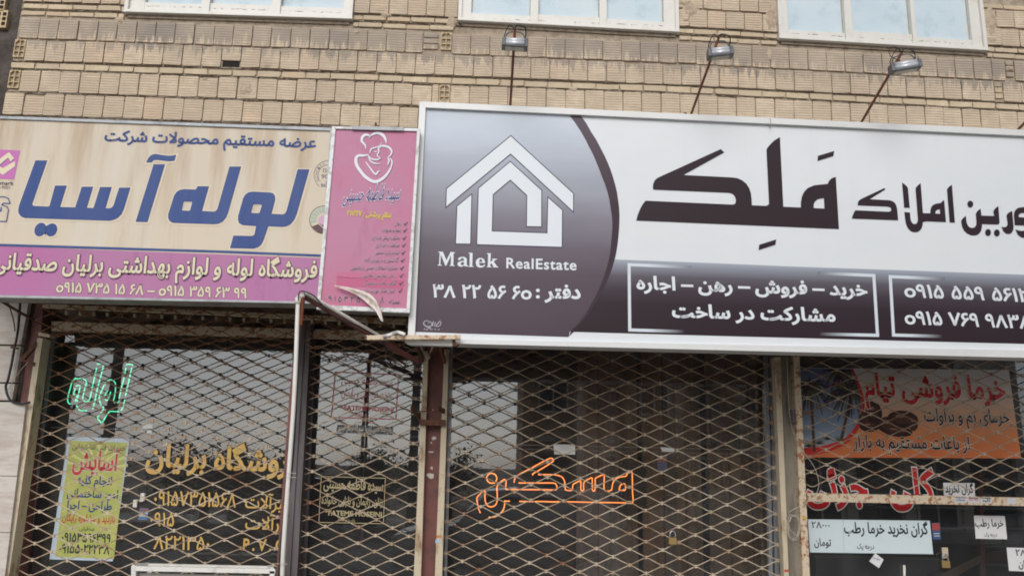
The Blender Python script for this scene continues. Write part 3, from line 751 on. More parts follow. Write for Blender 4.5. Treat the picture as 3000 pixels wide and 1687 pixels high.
# lintel: beige channel, shutter housing and fascia under the left signs
prism('lintel_channel', [(124, 890), (600, 909), (1190, 935), (1190, 948), (600, 919), (124, 900)], .82, .90, M['beige_rusty'], bld)
prism('fascia_panel', [(150, 941), (560, 954), (1225, 972), (1225, 998), (1070, 994), (560, 981), (150, 969)], 1.1, 1.16, M['beige_rusty'], bld, label='beige fascia strip over the two left shop windows')
for i in range(26):
    x = 190+i*40; y = 911+i*1.55; MB().prism([(x, y), (x+6, y), (x+6, y+10), (x, y+10)], .9, .93).build('housing_tab', M['beige'], bld)
prism('housing_back', [(120, 860), (1240, 900), (1240, 975), (120, 943)], 1.15, 1.2, mat('grimy_housing', lin((128, 110, 94)), .9, noise=[((5, 5, 9), lin((66, 54, 46)), .42, .6), (20, lin((120, 78, 52)), .6, .7)]), bld)
# shutter coil with cloth bundle
mb = MB(); rn = random.Random(2)
for i in range(5): mb.sphere(P(250+i*3, 905+rn.uniform(-4, 8), .95), (.06, .06, .055), 10, 6)
mb.build('motor_housing', mat('grimy_motor', lin((120, 105, 95)), .8), bld, smooth=True)

# shop windows: aluminium frames and glass
def front(nm, quad, bars, label):
    """quad = pixel corners TL,TR,BR,BL of the glazed opening at WY; bars = px positions of vertical profiles"""
    o = bpy.data.objects.new('shop_window', None); COL.objects.link(o); c = P(*quad[3], WY); o.location = c; o.parent = bld
    o.matrix_parent_inverse = Matrix.Translation(-bld.location); o['label'] = label
    def sub(obj): obj.parent = o; obj.matrix_parent_inverse = Matrix.Translation(-Vector(c)); return obj
    a, b = P(*quad[0], WY), P(*quad[1], WY); bl, br = P(*quad[3], WY), P(*quad[2], WY)
    g = mk('pane', [(bl[0], WY, bl[2]), (br[0], WY, br[2]), (b[0], WY, b[2]), (a[0], WY, a[2])], [(0, 1, 2, 3)], M['glass']); sub(g)
    for (e1, e2_, mt) in bars:
        s = strip('profile', e1, e2_, min(quad[0][1], quad[1][1])-4, WY-.055, WY-.005, M[mt], None); sub(s)
    return o
front('shop_window', [(100, 966), (858, 989), (850, 1780), (-40, 1780)], [(((128, 990), (32, 1687)), ((141, 990), (52, 1687)), 'alu'), (((147, 990), (60, 1687)), ((155, 990), (72, 1687)), 'alu')], 'glass front of the pipe shop behind the first gate')
front('shop_window', [(892, 990), (1245, 998), (1240, 1780), (850, 1780)], [(((906, 1000), (872, 1687)), ((913, 1000), (880, 1687)), 'alu'), (((917, 1000), (885, 1687)), ((925, 1000), (896, 1687)), 'dark_steel')], 'narrow glass front left of the centre column')
front('shop_window', [(1310, 1010), (2295, 1035), (2320, 1780), (1290, 1780)], [(((1317, 1030), (1300, 1687)), ((1327, 1030), (1309, 1687)), 'alu'), (((2240, 1030), (2255, 1687)), ((2250, 1030), (2265, 1687)), 'alu'), (((2254, 1030), (2272, 1687)), ((2266, 1030), (2284, 1687)), 'alu')], 'wide glass front of the estate agency behind the third gate')
front('shop_window', [(2330, 1040), (3250, 1066), (3280, 1780), (2340, 1780)], [], 'glass front of the date shop')
# horizontal glass joints
for (x0_, y0_), (x1_, y1_) in (((150, 1252), (845, 1268)), ((1318, 1298), (2262, 1318)), ((925, 1272), (1225, 1279))):
    mb = MB().tube([P(x0_, y0_, WY-.004), P(x1_, y1_, WY-.004)], .0018, 5); mb.build('glass_joint', M['galv'], bld)
for (x0_, y0_), (x1_, y1_) in (((1318, 1310), (2262, 1332)),):
    MB().tube([P(x0_, y0_, WY-.004), P(x1_, y1_, WY-.004)], .0012, 5).build('glass_joint', M['galv'], bld)

# ================================================================== rolling gates of wavy rods
def rod_material():
    m = mat('gate_rod_steel', lin((204, 188, 165)), .55, noise=[((5, 5, 14), lin((170, 148, 122)), .42, .60), ((2.1, 3, 2.6), lin((140, 98, 68)), .53, .66), (70, lin((110, 70, 48)), .62, .70)])
    nt = m.node_tree; b = nt.nodes['Principled BSDF']; src = b.inputs['Base Color'].links[0].from_socket
    geo = nt.nodes.new('ShaderNodeNewGeometry'); sp = nt.nodes.new('ShaderNodeSeparateXYZ'); nt.links.new(geo.outputs['Position'], sp.inputs[0])
    # rust is heaviest at the top rows and towards the left shop
    ad = nt.nodes.new('ShaderNodeMath'); ad.operation = 'MULTIPLY_ADD'; ad.inputs[1].default_value = -.17; nt.links.new(sp.outputs[0], ad.inputs[0]); nt.links.new(sp.outputs[2], ad.inputs[2])
    n = nt.nodes.new('ShaderNodeTexNoise'); n.inputs['Scale'].default_value = 2.2; n.inputs['Detail'].default_value = 5; nt.links.new(geo.outputs['Position'], n.inputs['Vector'])
    a2 = nt.nodes.new('ShaderNodeMath'); a2.operation = 'MULTIPLY_ADD'; a2.inputs[1].default_value = 1.3; nt.links.new(n.outputs['Fac'], a2.inputs[0]); nt.links.new(ad.outputs[0], a2.inputs[2])
    mr = nt.nodes.new('ShaderNodeMapRange'); mr.inputs['From Min'].default_value = 2.75; mr.inputs['From Max'].default_value = 3.95; nt.links.new(a2.outputs[0], mr.inputs['Value'])
    mx = nt.nodes.new('ShaderNodeMix'); mx.data_type = 'RGBA'; nt.links.new(mr.outputs[0], mx.inputs['Factor']); nt.links.new(src, mx.inputs['A']); mx.inputs['B'].default_value = (*lin((134, 90, 60)), 1)
    nt.links.new(mx.outputs['Result'], b.inputs['Base Color']); return m
M['rod'] = rod_material()
_a, _b = P(1458.75, 1438.75, GY), P(1938.75, 1451.75, GY)
PITCH = (_b[0]-_a[0])/5; ROW = (P(1466, 1304, GY)[2]-P(1456, 1621, GY)[2])/14.0
def gate(label, xa, xb, node, ytop, ybot, curl, slope, group='rolling gates in front of the shops', Yg=GY):
    """xa, xb: world x of the rod ends; node: a pixel where two rods are clamped; curl: list of (dy, dz) offsets continuing the curtain above the top"""
    g = empty('rolling_gate', ((xa+xb)/2, Yg, GZ+.1), label, 'gate', group)
    n0 = P(*node, Yg); zt = P((node[0]), ytop, Yg)[2]; zb = P(node[0], ybot, Yg)[2]
    kt = int((zt-n0[2])/ROW); kb = int((zb-n0[2])/ROW)
    def rod_mesh(ph, sd=0):
        pts = []; rj = random.Random(sd); i0 = math.floor((xa-n0[0])/(PITCH/2))-1; i1 = math.ceil((xb-n0[0])/(PITCH/2))+1; A_ = ROW/2-.0065; fl = .013
        for i in range(i0, i1+1):
            x = n0[0]+i*PITCH/2; s = 1 if (i+ph) % 2 == 0 else -1
            jx, jz = rj.uniform(-.003, .003), rj.uniform(-.0022, .0022)
            for dx, q in ((-fl*2.0, .86), (-fl*.9, 1.0), (fl*.9, 1.0), (fl*2.0, .86)):
                pts.append((x+dx+jx, rj.uniform(-.001, .001), s*A_*q+jz))
        # clip to the rails
        out = []
        for p, q in zip(pts[:-1], pts[1:]):
            if q[0] < xa or p[0] > xb: continue
            if p[0] < xa: t = (xa-p[0])/(q[0]-p[0]); p = (xa, 0, p[2]+(q[2]-p[2])*t)
            if q[0] > xb: t = (xb-p[0])/(q[0]-p[0]); q = (xb, 0, p[2]+(q[2]-p[2])*t)
            if not out: out.append(p)
            out.append(q)
        mb = MB().tube([(x-(xa+xb)/2, y, z+slope*(x-n0[0])) for x, y, z in out], .0056, 5)
        me = bpy.data.meshes.new('wavy_rod'); me.from_pydata(mb.v, [], mb.f); me.materials.append(M['rod']); me.polygons.foreach_set('use_smooth', [True]*len(me.polygons)); me.update(); return me
    meshes = [[rod_mesh(0, k) for k in range(4)], [rod_mesh(1, 10+k) for k in range(4)]]; clips = MB(); rn = random.Random(int(node[0]))
    rows = [(k, 0.0, k*ROW) for k in range(kb, kt+1)]
    rows += [(kt+1+i, dy, kt*ROW+dz) for i, (dy, dz) in enumerate(curl)]
    for j, (k, dy, dz) in enumerate(rows):
        sway = rn.uniform(-.0015, .0015)
        o = bpy.data.objects.new('wavy_rod', meshes[k % 2][rn.randrange(4)]); COL.objects.link(o); o.parent = g; o.matrix_parent_inverse = Matrix.Translation(-g.location)
        o.location = ((xa+xb)/2+sway, Yg+dy+rn.uniform(-.004, .004), n0[2]+dz+ROW/2)
        if j+1 < len(rows):
            k2, dy2, dz2 = rows[j+1]
            i0 = math.ceil((xa-n0[0])/(PITCH/2)); i1 = math.floor((xb-n0[0])/(PITCH/2))
            for i in range(i0, i1+1):
                if (i+k) % 2: continue                       # crest of rod k meets the trough of rod k+1
                x = n0[0]+i*PITCH/2+sway; z = n0[2]+(dz+dz2)/2+ROW/2+slope*(x-n0[0]); y = Yg+(dy+dy2)/2
                dv = Vector((0, dy2-dy, dz2-dz)).normalized()*.0165
                clips.bar((x, y-dv.y, z-dv.z), (x, y+dv.y, z+dv.z), .019*rn.uniform(.85, 1.1), .019, (1, 0, 0))
    clips.build('rod_clips', M['rod'], g, kind='stuff')
    return g
def xw(px, py, Y=GY): return P(px, py, Y)[0]
SL = -0.0015
roll = []
# curtain path above the vertical part: swings towards the viewer round the drum
R_ = .17; n_ = 9
ang = [i*ROW/R_ for i in range(1, 8)]
roll = [(-R_*(1-math.cos(min(a, 1.45))), R_*math.sin(min(a, 1.45))) for a in ang[:3]]
last = roll[-1]
roll = [(-.035, .065), (-.095, .105), (-.165, .125), (-.235, .150), (-.275, .205), (-.285, .275), (-.285, .350), (-.285, .425)]
g1 = gate('first rolling gate, rustiest at its top, in front of the pipe shop', xw(140, 990), xw(870, 1100), (551.9, 1170), 1040, 1750, roll, SL)
g2 = gate('narrow rolling gate between the dark post and the maroon column', xw(901, 1124), xw(1246, 1124), (1028.75, 1140.6), 1062, 1750, roll, SL)
g3 = gate('wide rolling gate with a padlock in front of the estate agency', xw(1312, 1124), xw(2272, 1124), (1458.75, 1438.75), 1052, 1750, [(0, ROW), (0, 2*ROW)], SL)
g4 = gate('half-lowered rolling gate with a rusty bottom bar at the date shop', xw(2346, 1124), xw(3250, 1124), (2457.4, 1188.8), 1085, 1446, [(0, ROW), (0, 2*ROW)], SL)
bb = prism('bottom_bar', [(2364, 1443), (3240, 1462), (3240, 1487), (2366, 1468)], GY-.04, GY+.01, M['beige_rusty'], None, bevel=.002)
bb.parent = g4; bb.matrix_parent_inverse = Matrix.Translation(-g4.location)

# ================================================================== signs
def printed(name, col, rough=.45, noise=None): return mat(name, col, rough, spec=.18, noise=noise)
def ramp_print(name, stops, extra=None):
    """print whose ink runs through the given colours from the bottom (0) to the top (1) of the sheet"""
    m = bpy.data.materials.new(name); m.use_nodes = True; nt = m.node_tree; b = nt.nodes['Principled BSDF']
    uv = nt.nodes.new('ShaderNodeUVMap'); sp = nt.nodes.new('ShaderNodeSeparateXYZ'); nt.links.new(uv.outputs[0], sp.inputs[0])
    cr = nt.nodes.new('ShaderNodeValToRGB'); nt.links.new(sp.outputs[1], cr.inputs[0])
    el = cr.color_ramp.elements
    while len(el) > 1: el.remove(el[0])
    el[0].position = stops[0][0]; el[0].color = (*lin(stops[0][1]), 1)
    for p, c in stops[1:]: e = el.new(p); e.color = (*lin(c), 1)
    nt.links.new(cr.outputs[0], b.inputs['Base Color']); b.inputs['Roughness'].default_value = .45; b.inputs['Specular IOR Level'].default_value = .18
    if extra: extra(nt, b, cr)
    return m
def vc_print(name):
    m = bpy.data.materials.new(name); m.use_nodes = True; nt = m.node_tree; b = nt.nodes['Principled BSDF']
    a = nt.nodes.new('ShaderNodeVertexColor'); a.layer_name = 'Col'; nt.links.new(a.outputs[0], b.inputs['Base Color']); b.inputs['Roughness'].default_value = .45; b.inputs['Specular IOR Level'].default_value = .18
    return m
INK = printed('print_near_black', lin((52, 40, 46)))
WHITE = printed('print_white', (.77, .797, .822), noise=[((.5, 1, .7), (.72, .75, .78), .40, .7), ((7, 1, .5), (.73, .75, .775), .52, .78), ((1.4, 1, 5), (.755, .77, .785), .55, .7)])
PV_ = vc_print('print_tinted')
def box_sign(name, loc, label, cat, outer, inner, Yf, Yb, frame_mt, body_mt, group=None, lip=.012):
    e = empty(name, P(*loc, Yf), label, cat, group)
    TL, TR, BR, BL = outer; tl, tr, br, bl = inner
    for q, nm in (((TL, TR, tr, tl), 'frame'), ((tr, TR, BR, br), 'frame'), ((bl, br, BR, BL), 'frame'), ((TL, tl, bl, BL), 'frame')):
        MB().prism(q, Yf-lip, Yf+.03).build(nm, frame_mt, e, bevel=.002)
    a = [P(*p, Yf) for p in outer]
    ins = [((p[0])+(.006 if i in (0, 3) else -.006), (p[2])+(-.006 if i < 2 else .006)) for i, p in enumerate(a)]
    v = [(x, Yf+.031, z) for x, z in ins]+[(x, Yb, z) for x, z in ins]
    mk('box_body', v, [(0, 1, 2, 3), (7, 6, 5, 4), (0, 4, 5, 1), (1, 5, 6, 2), (2, 6, 7, 3), (3, 7, 4, 0)], body_mt, e)
    return e

# ---- 1. wide cream and magenta sign of the pipe shop
YL = -.35
O1 = [(-260, 331), (975, 374.5), (941, 889.5), (-270, 866)]; I1 = [(-252, 339), (967, 383), (936, 884), (-262, 858.5)]
s1 = box_sign('shop_sign', (400, 885), 'weathered cream and magenta sign with big slanted blue Persian lettering', 'sign', O1, I1, YL, -.08, M['galv'], M['galv_dark'])
sh = Sheet(YL+.004, s1, I1)
def stains(nt, b, cr=None):
    geo = nt.nodes.new('ShaderNodeNewGeometry')
    mp = nt.nodes.new('ShaderNodeMapping'); mp.inputs['Scale'].default_value = (5, 1, .55); nt.links.new(geo.outputs['Position'], mp.inputs['Vector'])
    n = nt.nodes.new('ShaderNodeTexNoise'); n.inputs['Scale'].default_value = 1; n.inputs['Detail'].default_value = 7; n.inputs['Roughness'].default_value = .65; nt.links.new(mp.outputs[0], n.inputs['Vector'])
    uv = nt.nodes.new('ShaderNodeUVMap'); sp = nt.nodes.new('ShaderNodeSeparateXYZ'); nt.links.new(uv.outputs[0], sp.inputs[0])
    # rust water comes from the top rail: more of it high on the sheet
    a = nt.nodes.new('ShaderNodeMath'); a.operation = 'MULTIPLY_ADD'; a.inputs[1].default_value = .22; nt.links.new(sp.outputs[1], a.inputs[0]); nt.links.new(n.outputs['Fac'], a.inputs[2])
    mr = nt.nodes.new('ShaderNodeMapRange'); mr.inputs['From Min'].default_value = .62; mr.inputs['From Max'].default_value = .86; mr.inputs['To Max'].default_value = .6; nt.links.new(a.outputs[0], mr.inputs['Value'])
    mx = nt.nodes.new('ShaderNodeMix'); mx.data_type = 'RGBA'; mx.blend_type = 'MULTIPLY'; nt.links.new(mr.outputs[0], mx.inputs['Factor'])
    src = b.inputs['Base Color'].links[0].from_socket; nt.links.new(src, mx.inputs['A']); mx.inputs['B'].default_value = (.62, .47, .34, 1)
    n2 = nt.nodes.new('ShaderNodeTexNoise'); n2.inputs['Scale'].default_value = .9; n2.inputs['Detail'].default_value = 2; nt.links.new(mp.outputs[0], n2.inputs['Vector'])
    m2 = nt.nodes.new('ShaderNodeMapRange'); m2.inputs['From Min'].default_value = .5; m2.inputs['From Max'].default_value = .72; m2.inputs['To Max'].default_value = .55; nt.links.new(n2.outputs['Fac'], m2.inputs['Value'])
    m3 = nt.nodes.new('ShaderNodeMix'); m3.data_type = 'RGBA'; nt.links.new(m2.outputs[0], m3.inputs['Factor']); nt.links.new(mx.outputs['Result'], m3.inputs['A']); m3.inputs['B'].default_value = (*lin((214, 208, 198)), 1)
    nt.links.new(m3.outputs['Result'], b.inputs['Base Color'])
cream = ramp_print('print_cream_stained', [(0, (214, 201, 180)), (1, (208, 196, 178))], stains)
sh.poly([(-252, 339), (967, 383), (944, 757), (-252, 712)], 'printed_sheet', cream, 0, uv=True)
MAG = printed('print_magenta', lin((182, 114, 162)), noise=[((1.2, 1, .6), lin((178, 124, 162)), .4, .65), ((9, 1, 1.5), lin((166, 106, 150)), .55, .75)])
sh.poly([(-254, 712), (944, 756), (936, 884), (-262, 858)], 'magenta_band', MAG, 1)
BLUE = printed('print_blue', lin((66, 86, 138)), noise=[((8, 1, 1), lin((56, 78, 136)), .45, .7)]); GLOWP = printed('print_pale_halo', lin((224, 210, 188)))
sh.stroke([(-252, 708.5), (0, 717.5), (644, 737), (944, 749)], 7, 'blue_line', BLUE, 3)
q1 = lambda p: Z(p, 0, 360, 4); q2 = lambda p: Z(p, 400, 400, 4)
big = [
 (q1([(415,440),(555,440),(378,950),(385,968),(400,973),(565,980),(580,970),(645,735),(782,735),(705,985),(880,990),(958,748),(1092,748),(1018,995),(1095,997),(1172,752),(1310,752),(1237,1000),(1285,1001),(1312,990),(1330,965),(1395,760),(1530,757),(1452,1010),(1425,1070),(1380,1115),(1330,1138),(1280,1148),(290,1115),(245,1098),(218,1062),(212,1025),(222,970)]), []),
 (q1([(1800,485),(1935,485),(1728,1163),(1588,1160)]), []),
 (q1([(1713,465),(1730,425),(1755,390),(1790,370),(1830,364),(1900,378),(1975,386),(2030,382),(2065,372),(2045,445),(1975,452),(1900,443),(1840,435),(1800,440),(1778,466)]), []),
 (q2([(712,583),(850,583),(768,872),(905,880),(930,872),(948,845),(1088,352),(1227,352),(1075,890),(1050,950),(1010,998),(960,1022),(905,1028),(425,1012),(385,990),(368,950),(370,910),(440,690),(470,648),(510,624),(560,616),(690,622),(703,610)]), [q2([(562,762),(645,765),(650,775),(628,862),(618,870),(540,866),(533,858),(552,772)])]),
 (q2([(1888,383),(2027,385),(1880,905),(1850,975),(1805,1030),(1755,1055),(1700,1060),(1545,1052),(1490,1215),(1465,1262),(1430,1295),(1375,1314),(1095,1308),(1135,1160),(1350,1165),(1375,1155),(1385,1130),(1400,1050),(1240,1038),(1200,1015),(1187,975),(1190,930),(1250,720),(1275,680),(1310,655),(1360,645),(1560,655),(1600,665),(1623,695),(1625,745),(1583,905),(1715,912),(1740,900),(1757,870)]), [q2([(1378,795),(1460,798),(1468,808),(1442,890),(1432,898),(1352,895),(1345,886),(1368,803)])]),
]
def ell(cx, cy, rx, ry, n=20, rot=0):
    return [(cx+rx*math.cos(t)*math.cos(rot)-ry*math.sin(t)*math.sin(rot), cy+rx*math.cos(t)*math.sin(rot)+ry*math.sin(t)*math.cos(rot)) for t in [2*math.pi*i/n for i in range(n)]]
big += [(q1(ell(472, 1250, 66, 84, 20, .5)), []), (q1(ell(602, 1254, 66, 80, 20, .5)), [])]
for o_, hs_ in big:
    sh.stroke([(x+1.2, y+1.5) for x, y in o_], 8, 'lettering_halo', GLOWP, 2, closed=True)
    for h_ in hs_: sh.stroke(h_, 5, 'lettering_halo', GLOWP, 2, closed=True)
    sh.poly([o_]+hs_, 'lettering', BLUE, 4)
txt(sh, 'عرضه مستقیم محصولات شرکت', (306, 412), (924, 432.5), 44, BLUE, lift=3, off=.030)
CR = printed('print_cream_letters', lin((224, 214, 186))); DK = printed('print_dark_outline', lin((78, 58, 80)))
txt(sh, 'فروشگاه لوله و لوازم بهداشتی برلیان صدقیانی', (-20, 788), (927, 812), 68, CR, lift=4, off=.024, outline=.028, oc=DK, shadow=(printed('print_shadow', lin((128, 78, 118))), (2.5, 3.5)))
txt(sh, 'o۹۱۵ ۷۳۵ ۱۵ ۶۸ – o۹۱۵ ۳۵۹ ۶۳ ۹۹', (164, 855), (721, 873), 43, CR, lift=4, off=.024, outline=.024, oc=DK, raw=True)
# pink square emblem and partial marks at the left edge
sh.poly([(-30, 437), (59, 441), (41, 526), (-48, 521)], 'emblem_square', printed('print_orchid', lin((196, 116, 178))), 2)
sh.poly([(-30, 502), (-4, 470), (26, 446), (41, 466), (31, 477), (24, 464), (0, 486), (-24, 514)], 'emblem_mark', printed('print_bluegrey', lin((90, 110, 150))), 3)
sh.poly([(-32, 498), (-4, 468), (26, 446), (41, 464), (31, 474), (24, 462), (0, 482), (-24, 508)], 'emblem_mark', CR, 4)
sh.poly([(44, 472), (44, 487), (8, 513), (-6, 502), (-2, 488), (8, 493)], 'emblem_mark', CR, 4)
txt(sh, 'Benchmark', (-46, 540), (39, 543), 17, printed('print_slate', lin((84, 78, 98))), lift=2, raw=True, off=.01)
txt(sh, 'ISO-9001', (-20, 552), (28, 554), 13, printed('print_slate2', lin((120, 108, 112))), lift=2, raw=True)
sh.stroke(Z([(-80,865),(60,868),(100,890),(118,945),(40,942),(20,960),(85,985),(100,1020),(92,1060),(75,1155),(-60,1152)], 0, 360, 4), 3, 'lettering', BLUE, 3)
sh.stroke(Z([(15,985),(10,1030),(-30,1032)], 0, 360, 4), 4, 'lettering', BLUE, 3)
GR = printed('print_grey_seal', lin((104, 100, 116)))
C = (962, 513); arc = lambda c, r, a, b, n=26: [(c[0]+r*math.cos(math.radians(a+(b-a)*i/n)), c[1]-r*math.sin(math.radians(a+(b-a)*i/n))) for i in range(n+1)]
sh.stroke(arc(C, 42, 75, 232), 1.3, 'seal_ring', GR, 2); sh.stroke(arc(C, 30, 80, 220), 1.2, 'seal_ring', GR, 2)
txt(sh, 'ISO', (946, 505), (972, 506), 17, GR, lift=2, raw=True); txt(sh, '9001', (941, 523), (980, 524), 18, GR, lift=2, raw=True)
txt(sh, 'SGS', (940, 547), (968, 548), 12, GR, lift=2, raw=True, off=.02)
sh.stroke([(954, 531), (957, 536), (966, 526)], 2, 'seal_tick', GR, 2)
for i, ch in enumerate('QUALITY'):
    a = math.radians(205-i*15); x, y = C[0]+35*math.cos(a), C[1]-35*math.sin(a); sh2 = sh
    txt(sh, ch, (x-3, y+3), (x+3, y+3), 9, GR, lift=2, raw=True)
C = (947.5, 644)
sh.poly(ell(C[0], C[1], 41, 41, 36), 'emblem_ring', printed('print_dark_ring', lin((70, 56, 74))), 2); sh.poly(ell(C[0], C[1], 39, 39, 36), 'emblem_disc', printed('print_disc_cream', lin((214, 204, 176))), 3)
TE = printed('print_teal', lin((172, 184, 174)))
for i in range(7):
    a0 = 62+i*20; sh.poly([(C[0]+r*math.cos(math.radians(a)), C[1]-r*math.sin(math.radians(a))) for r, a in ((20, a0), (37, a0), (37.5, a0+8), (37, a0+16), (20, a0+16))], 'emblem_ray', TE, 4)
sh.poly(ell(C[0]+2, C[1]+4, 18, 18), 'emblem_sun', printed('print_sun_pink', lin((206, 168, 196))), 5)
sh.poly(arc(C, 38, 205, 300, 12)+[(958, 661), (952, 652), (944, 660), (934, 654), (922, 660)], 'emblem_hill', printed('print_hill', lin((104, 76, 84))), 6)
sh.stroke([(915, 662), (932, 655), (948, 668), (958, 660)], 2, 'emblem_ridge', CR, 7)

# ---- 2. pink clinic sign
YP = -.47
O2 = [(972.5, 370), (1231, 376), (1200, 916), (929, 895)]; I2 = [(983, 377.5), (1222, 384.5), (1191, 904), (937.5, 894-.5)]
I2 = [(983, 377.5), (1222, 384.5), (1191, 903.5), (938, 893)]; O2 = [(972.5, 370), (1231, 376), (1200, 916), (927, 906)]
s2 = box_sign('clinic_sign', (1060, 910), 'narrow pink sign with a white mother and child drawing', 'sign', O2, I2, YP, -.25, mat('chipped_white_frame', lin((222, 224, 226)), .5, noise=[((14, 4, 14), lin((186, 184, 180)), .5, .6), (34, lin((130, 96, 76)), .66, .72)]), M['galv_dark'])
sh = Sheet(YP+.004, s2, I2)
pink = printed('print_pink', lin((194, 120, 148)), noise=[((.8, 1, .8), lin((190, 132, 160)), .4, .65), ((6, 1, 2), lin((180, 112, 142)), .55, .8)])
sh.poly(I2, 'printed_sheet', pink, 0)
sh.poly([(988, 797), (1192, 800), (1190, 812), (1187, 822), (986, 812)], 'repair_strip', printed('print_pink_mid', lin((196, 114, 146))), 1)
sh.poly([(987, 811), (1186, 822), (1180, 850), (1160, 845), (985, 838)], 'repair_strip', printed('print_rose', lin((194, 102, 138))), 1)
sh.poly([(960, 905), (1180, 915), (1179, 924), (960, 914)] if False else [(1000, 885), (1100, 890), (1098, 898), (1000, 893)], 'repair_strip', printed('print_rose2', lin((196, 112, 144))), 1)
# mother and child: brush strokes that swell and thin
q = lambda p: Z(p, 900, 360, 4)
LW = printed('print_logo_white', lin((228, 228, 234))); LS = printed('print_logo_shadow', lin((128, 96, 132)))
def brush(pts, w):
    c = smooth_curve(q(pts), 5); n = len(c); k = len(w); ws = [float(np.interp(i/(n-1)*(k-1), range(k), w)) for i in range(n)]
    sh.stroke([(p[0]+1.3, p[1]+1.6) for p in c], [v*1.1 for v in ws], 'drawing_shadow', LS, 2); sh.stroke(c, ws, 'drawing_line', LW, 3)
brush([(688,308),(678,262),(640,215),(650,165),(690,140),(735,158),(720,180)], [1, 5, 7, 8, 7, 4, 1])
brush([(735,158),(780,130),(835,120),(890,150),(920,200),(925,245)], [3, 6, 8, 9, 6, 1])
brush([(875,232),(850,270),(800,290),(755,305),(738,335),(735,360)], [1, 3, 3, 4, 3, 1])
brush([(780,332),(800,340),(820,335)], [1, 3, 1])
brush([(865,415),(835,402),(822,375),(838,340),(835,300),(870,272),(920,275),(965,295),(990,335),(975,380),(945,405)], [2, 3, 3, 4, 4, 5, 6, 6, 5, 4, 2])
brush([(712,362),(720,395),(760,425),(820,432),(865,415)], [1, 4, 4, 4, 2])
brush([(715,400),(740,445),(790,475),(860,480)], [1, 4, 4, 1])
brush([(712,375),(660,385),(600,385),(572,420),(578,490),(620,560),(690,640),(790,690),(880,655),(950,580),(985,510),(993,450),(965,412)], [3, 6, 7, 9, 9, 9, 9, 9, 8, 6, 4, 4, 2])
brush([(945,405),(958,440),(948,480),(940,500)], [2, 5, 3, 1])
brush([(685,455),(730,520),(798,602),(830,572),(862,562)], [2, 4, 5, 4, 1])
NB = printed('print_navy', lin((66, 66, 128))); PW_ = printed('print_white_edge', lin((226, 216, 228)))
txt(sh, 'سیده فاطمه حسینی', (1004, 590), (1170, 584), 66, NB, lift=4, off=-.004, outline=.045, oc=PW_, slant=.18)
txt(sh, 'نظام پزشکی : ۳۸۴۴۷', (1017, 631), (1146, 638), 22, printed('print_yellow', lin((226, 212, 76))), lift=3, off=.016, outline=.02, oc=printed('print_olive_edge', lin((190, 150, 110))))
IK = printed('print_grey_ink', lin((86, 78, 96))); PE = printed('print_pale_pink', lin((224, 190, 206)))
rows_ = ['زنان', 'تنظیم خانواده', 'مشاوره پیش بارداری', 'مراقبت بارداری', 'انجام پاپ اسمیر', 'گذاشتن و درآوردن iud', 'مشاوره اختلالات جنسی و زناشویی', 'درمان بیماریهای مقاربتی', 'گواهی سلامت دوشیزگی', 'کنترل فشار خون و دیابت']
yc = [655.5, 675.5, 697.5, 718.7, 740.7, 763, 785.7, 808, 830, 852.5]; xr = [1175, 1174, 1171, 1170, 1169, 1167, 1164, 1161, 1161, 1157]; xl_ = [1156, 1119, 1089, 1100, 1099, 1069, 1027, 1061, 1065, 1060]; xc = [1189, 1187, 1185, 1183.5, 1182, 1180, 1178, 1176.5, 1175, 1173]
for t, y, a, b_, c in zip(rows_, yc, xl_, xr, xc):
    txt(sh, t, (a, y+3), (b_, y+4), 17, IK, lift=3, off=.006, outline=.04, oc=PE)
    sh.stroke([(c-5, y-1), (c-2, y+4), (c+6, y-6)], [2.5, 4, 1.5], 'tick', IK, 3)
txt(sh, 'همراه :', (1133, 888), (1171, 890), 19, IK, lift=3, off=.012, outline=.03, oc=PE)
for ch, x in zip('۰۹۱۵۳۲۵۸', (950, 966, 981, 995, 1013, 1031, 1049, 1119)):
    w = 4 if ch in '۰' else 3 if ch == '۱' else 10
    txt(sh, ch, (x-w/2, 882+(x-950)*.035), (x+w/2, 882+(x-950)*.035), 25, IK, lift=3, off=.018, outline=.03, oc=PE, raw=True)
# rusty hanger on its top rail
MB().prism([(1031, 369), (1183, 373), (1183, 383), (1031, 379)], YP-.022, YP-.006).build('mounting_plate', M['galv'], s2)
MB().bar(PV(1101, 372, YP+.03), PV(1101, 361, YP+.04), .016, .02).build('hanger_stub', M['rust'], s2)
# peeled vinyl flap hanging off the print
fl = [(975, 835), (1010, 843), (1055, 862), (1075, 876), (1090, 892), (1102, 906), (1107, 920), (1111, 936), (1119, 943), (1124, 941), (1122, 925), (1117, 905), (1112, 885), (1103, 868), (1092, 860), (1068, 856), (1040, 850), (1008, 842)]
mb = MB(); n = len(fl); rn = random.Random(4)
front_ = []
for i in range(10):
    t = i/9; a = (975+(1123-975)*t, 835+(941-835)*t**1.2)
cen = [(980, 837), (1008, 842.5), (1045, 855), (1075, 868), (1096, 886), (1108, 905), (1115, 925), (1121, 942)]; wd = [2, 3, 7, 12, 14, 8, 6, 2]
v = []
for i, (c, w) in enumerate(zip(cen, wd)):
    a = np.array(cen[max(0, i-1)]); b_ = np.array(cen[min(len(cen)-1, i+1)]); t = (b_-a)/np.linalg.norm(b_-a); nn = np.array([-t[1], t[0]])
    for k, s in enumerate((-1, -.35, .25, 1)):
        p = np.array(c)+nn*s*w; p = p+np.array([rn.uniform(-2.5, 2.5), rn.uniform(-2.5, 2.5)])*(w/12); v.append(P(p[0], p[1], YP-.02-.010*i-(.05 if k == 1 else -.01 if k == 2 else 0)*(w/15)-rn.uniform(0, .03)))
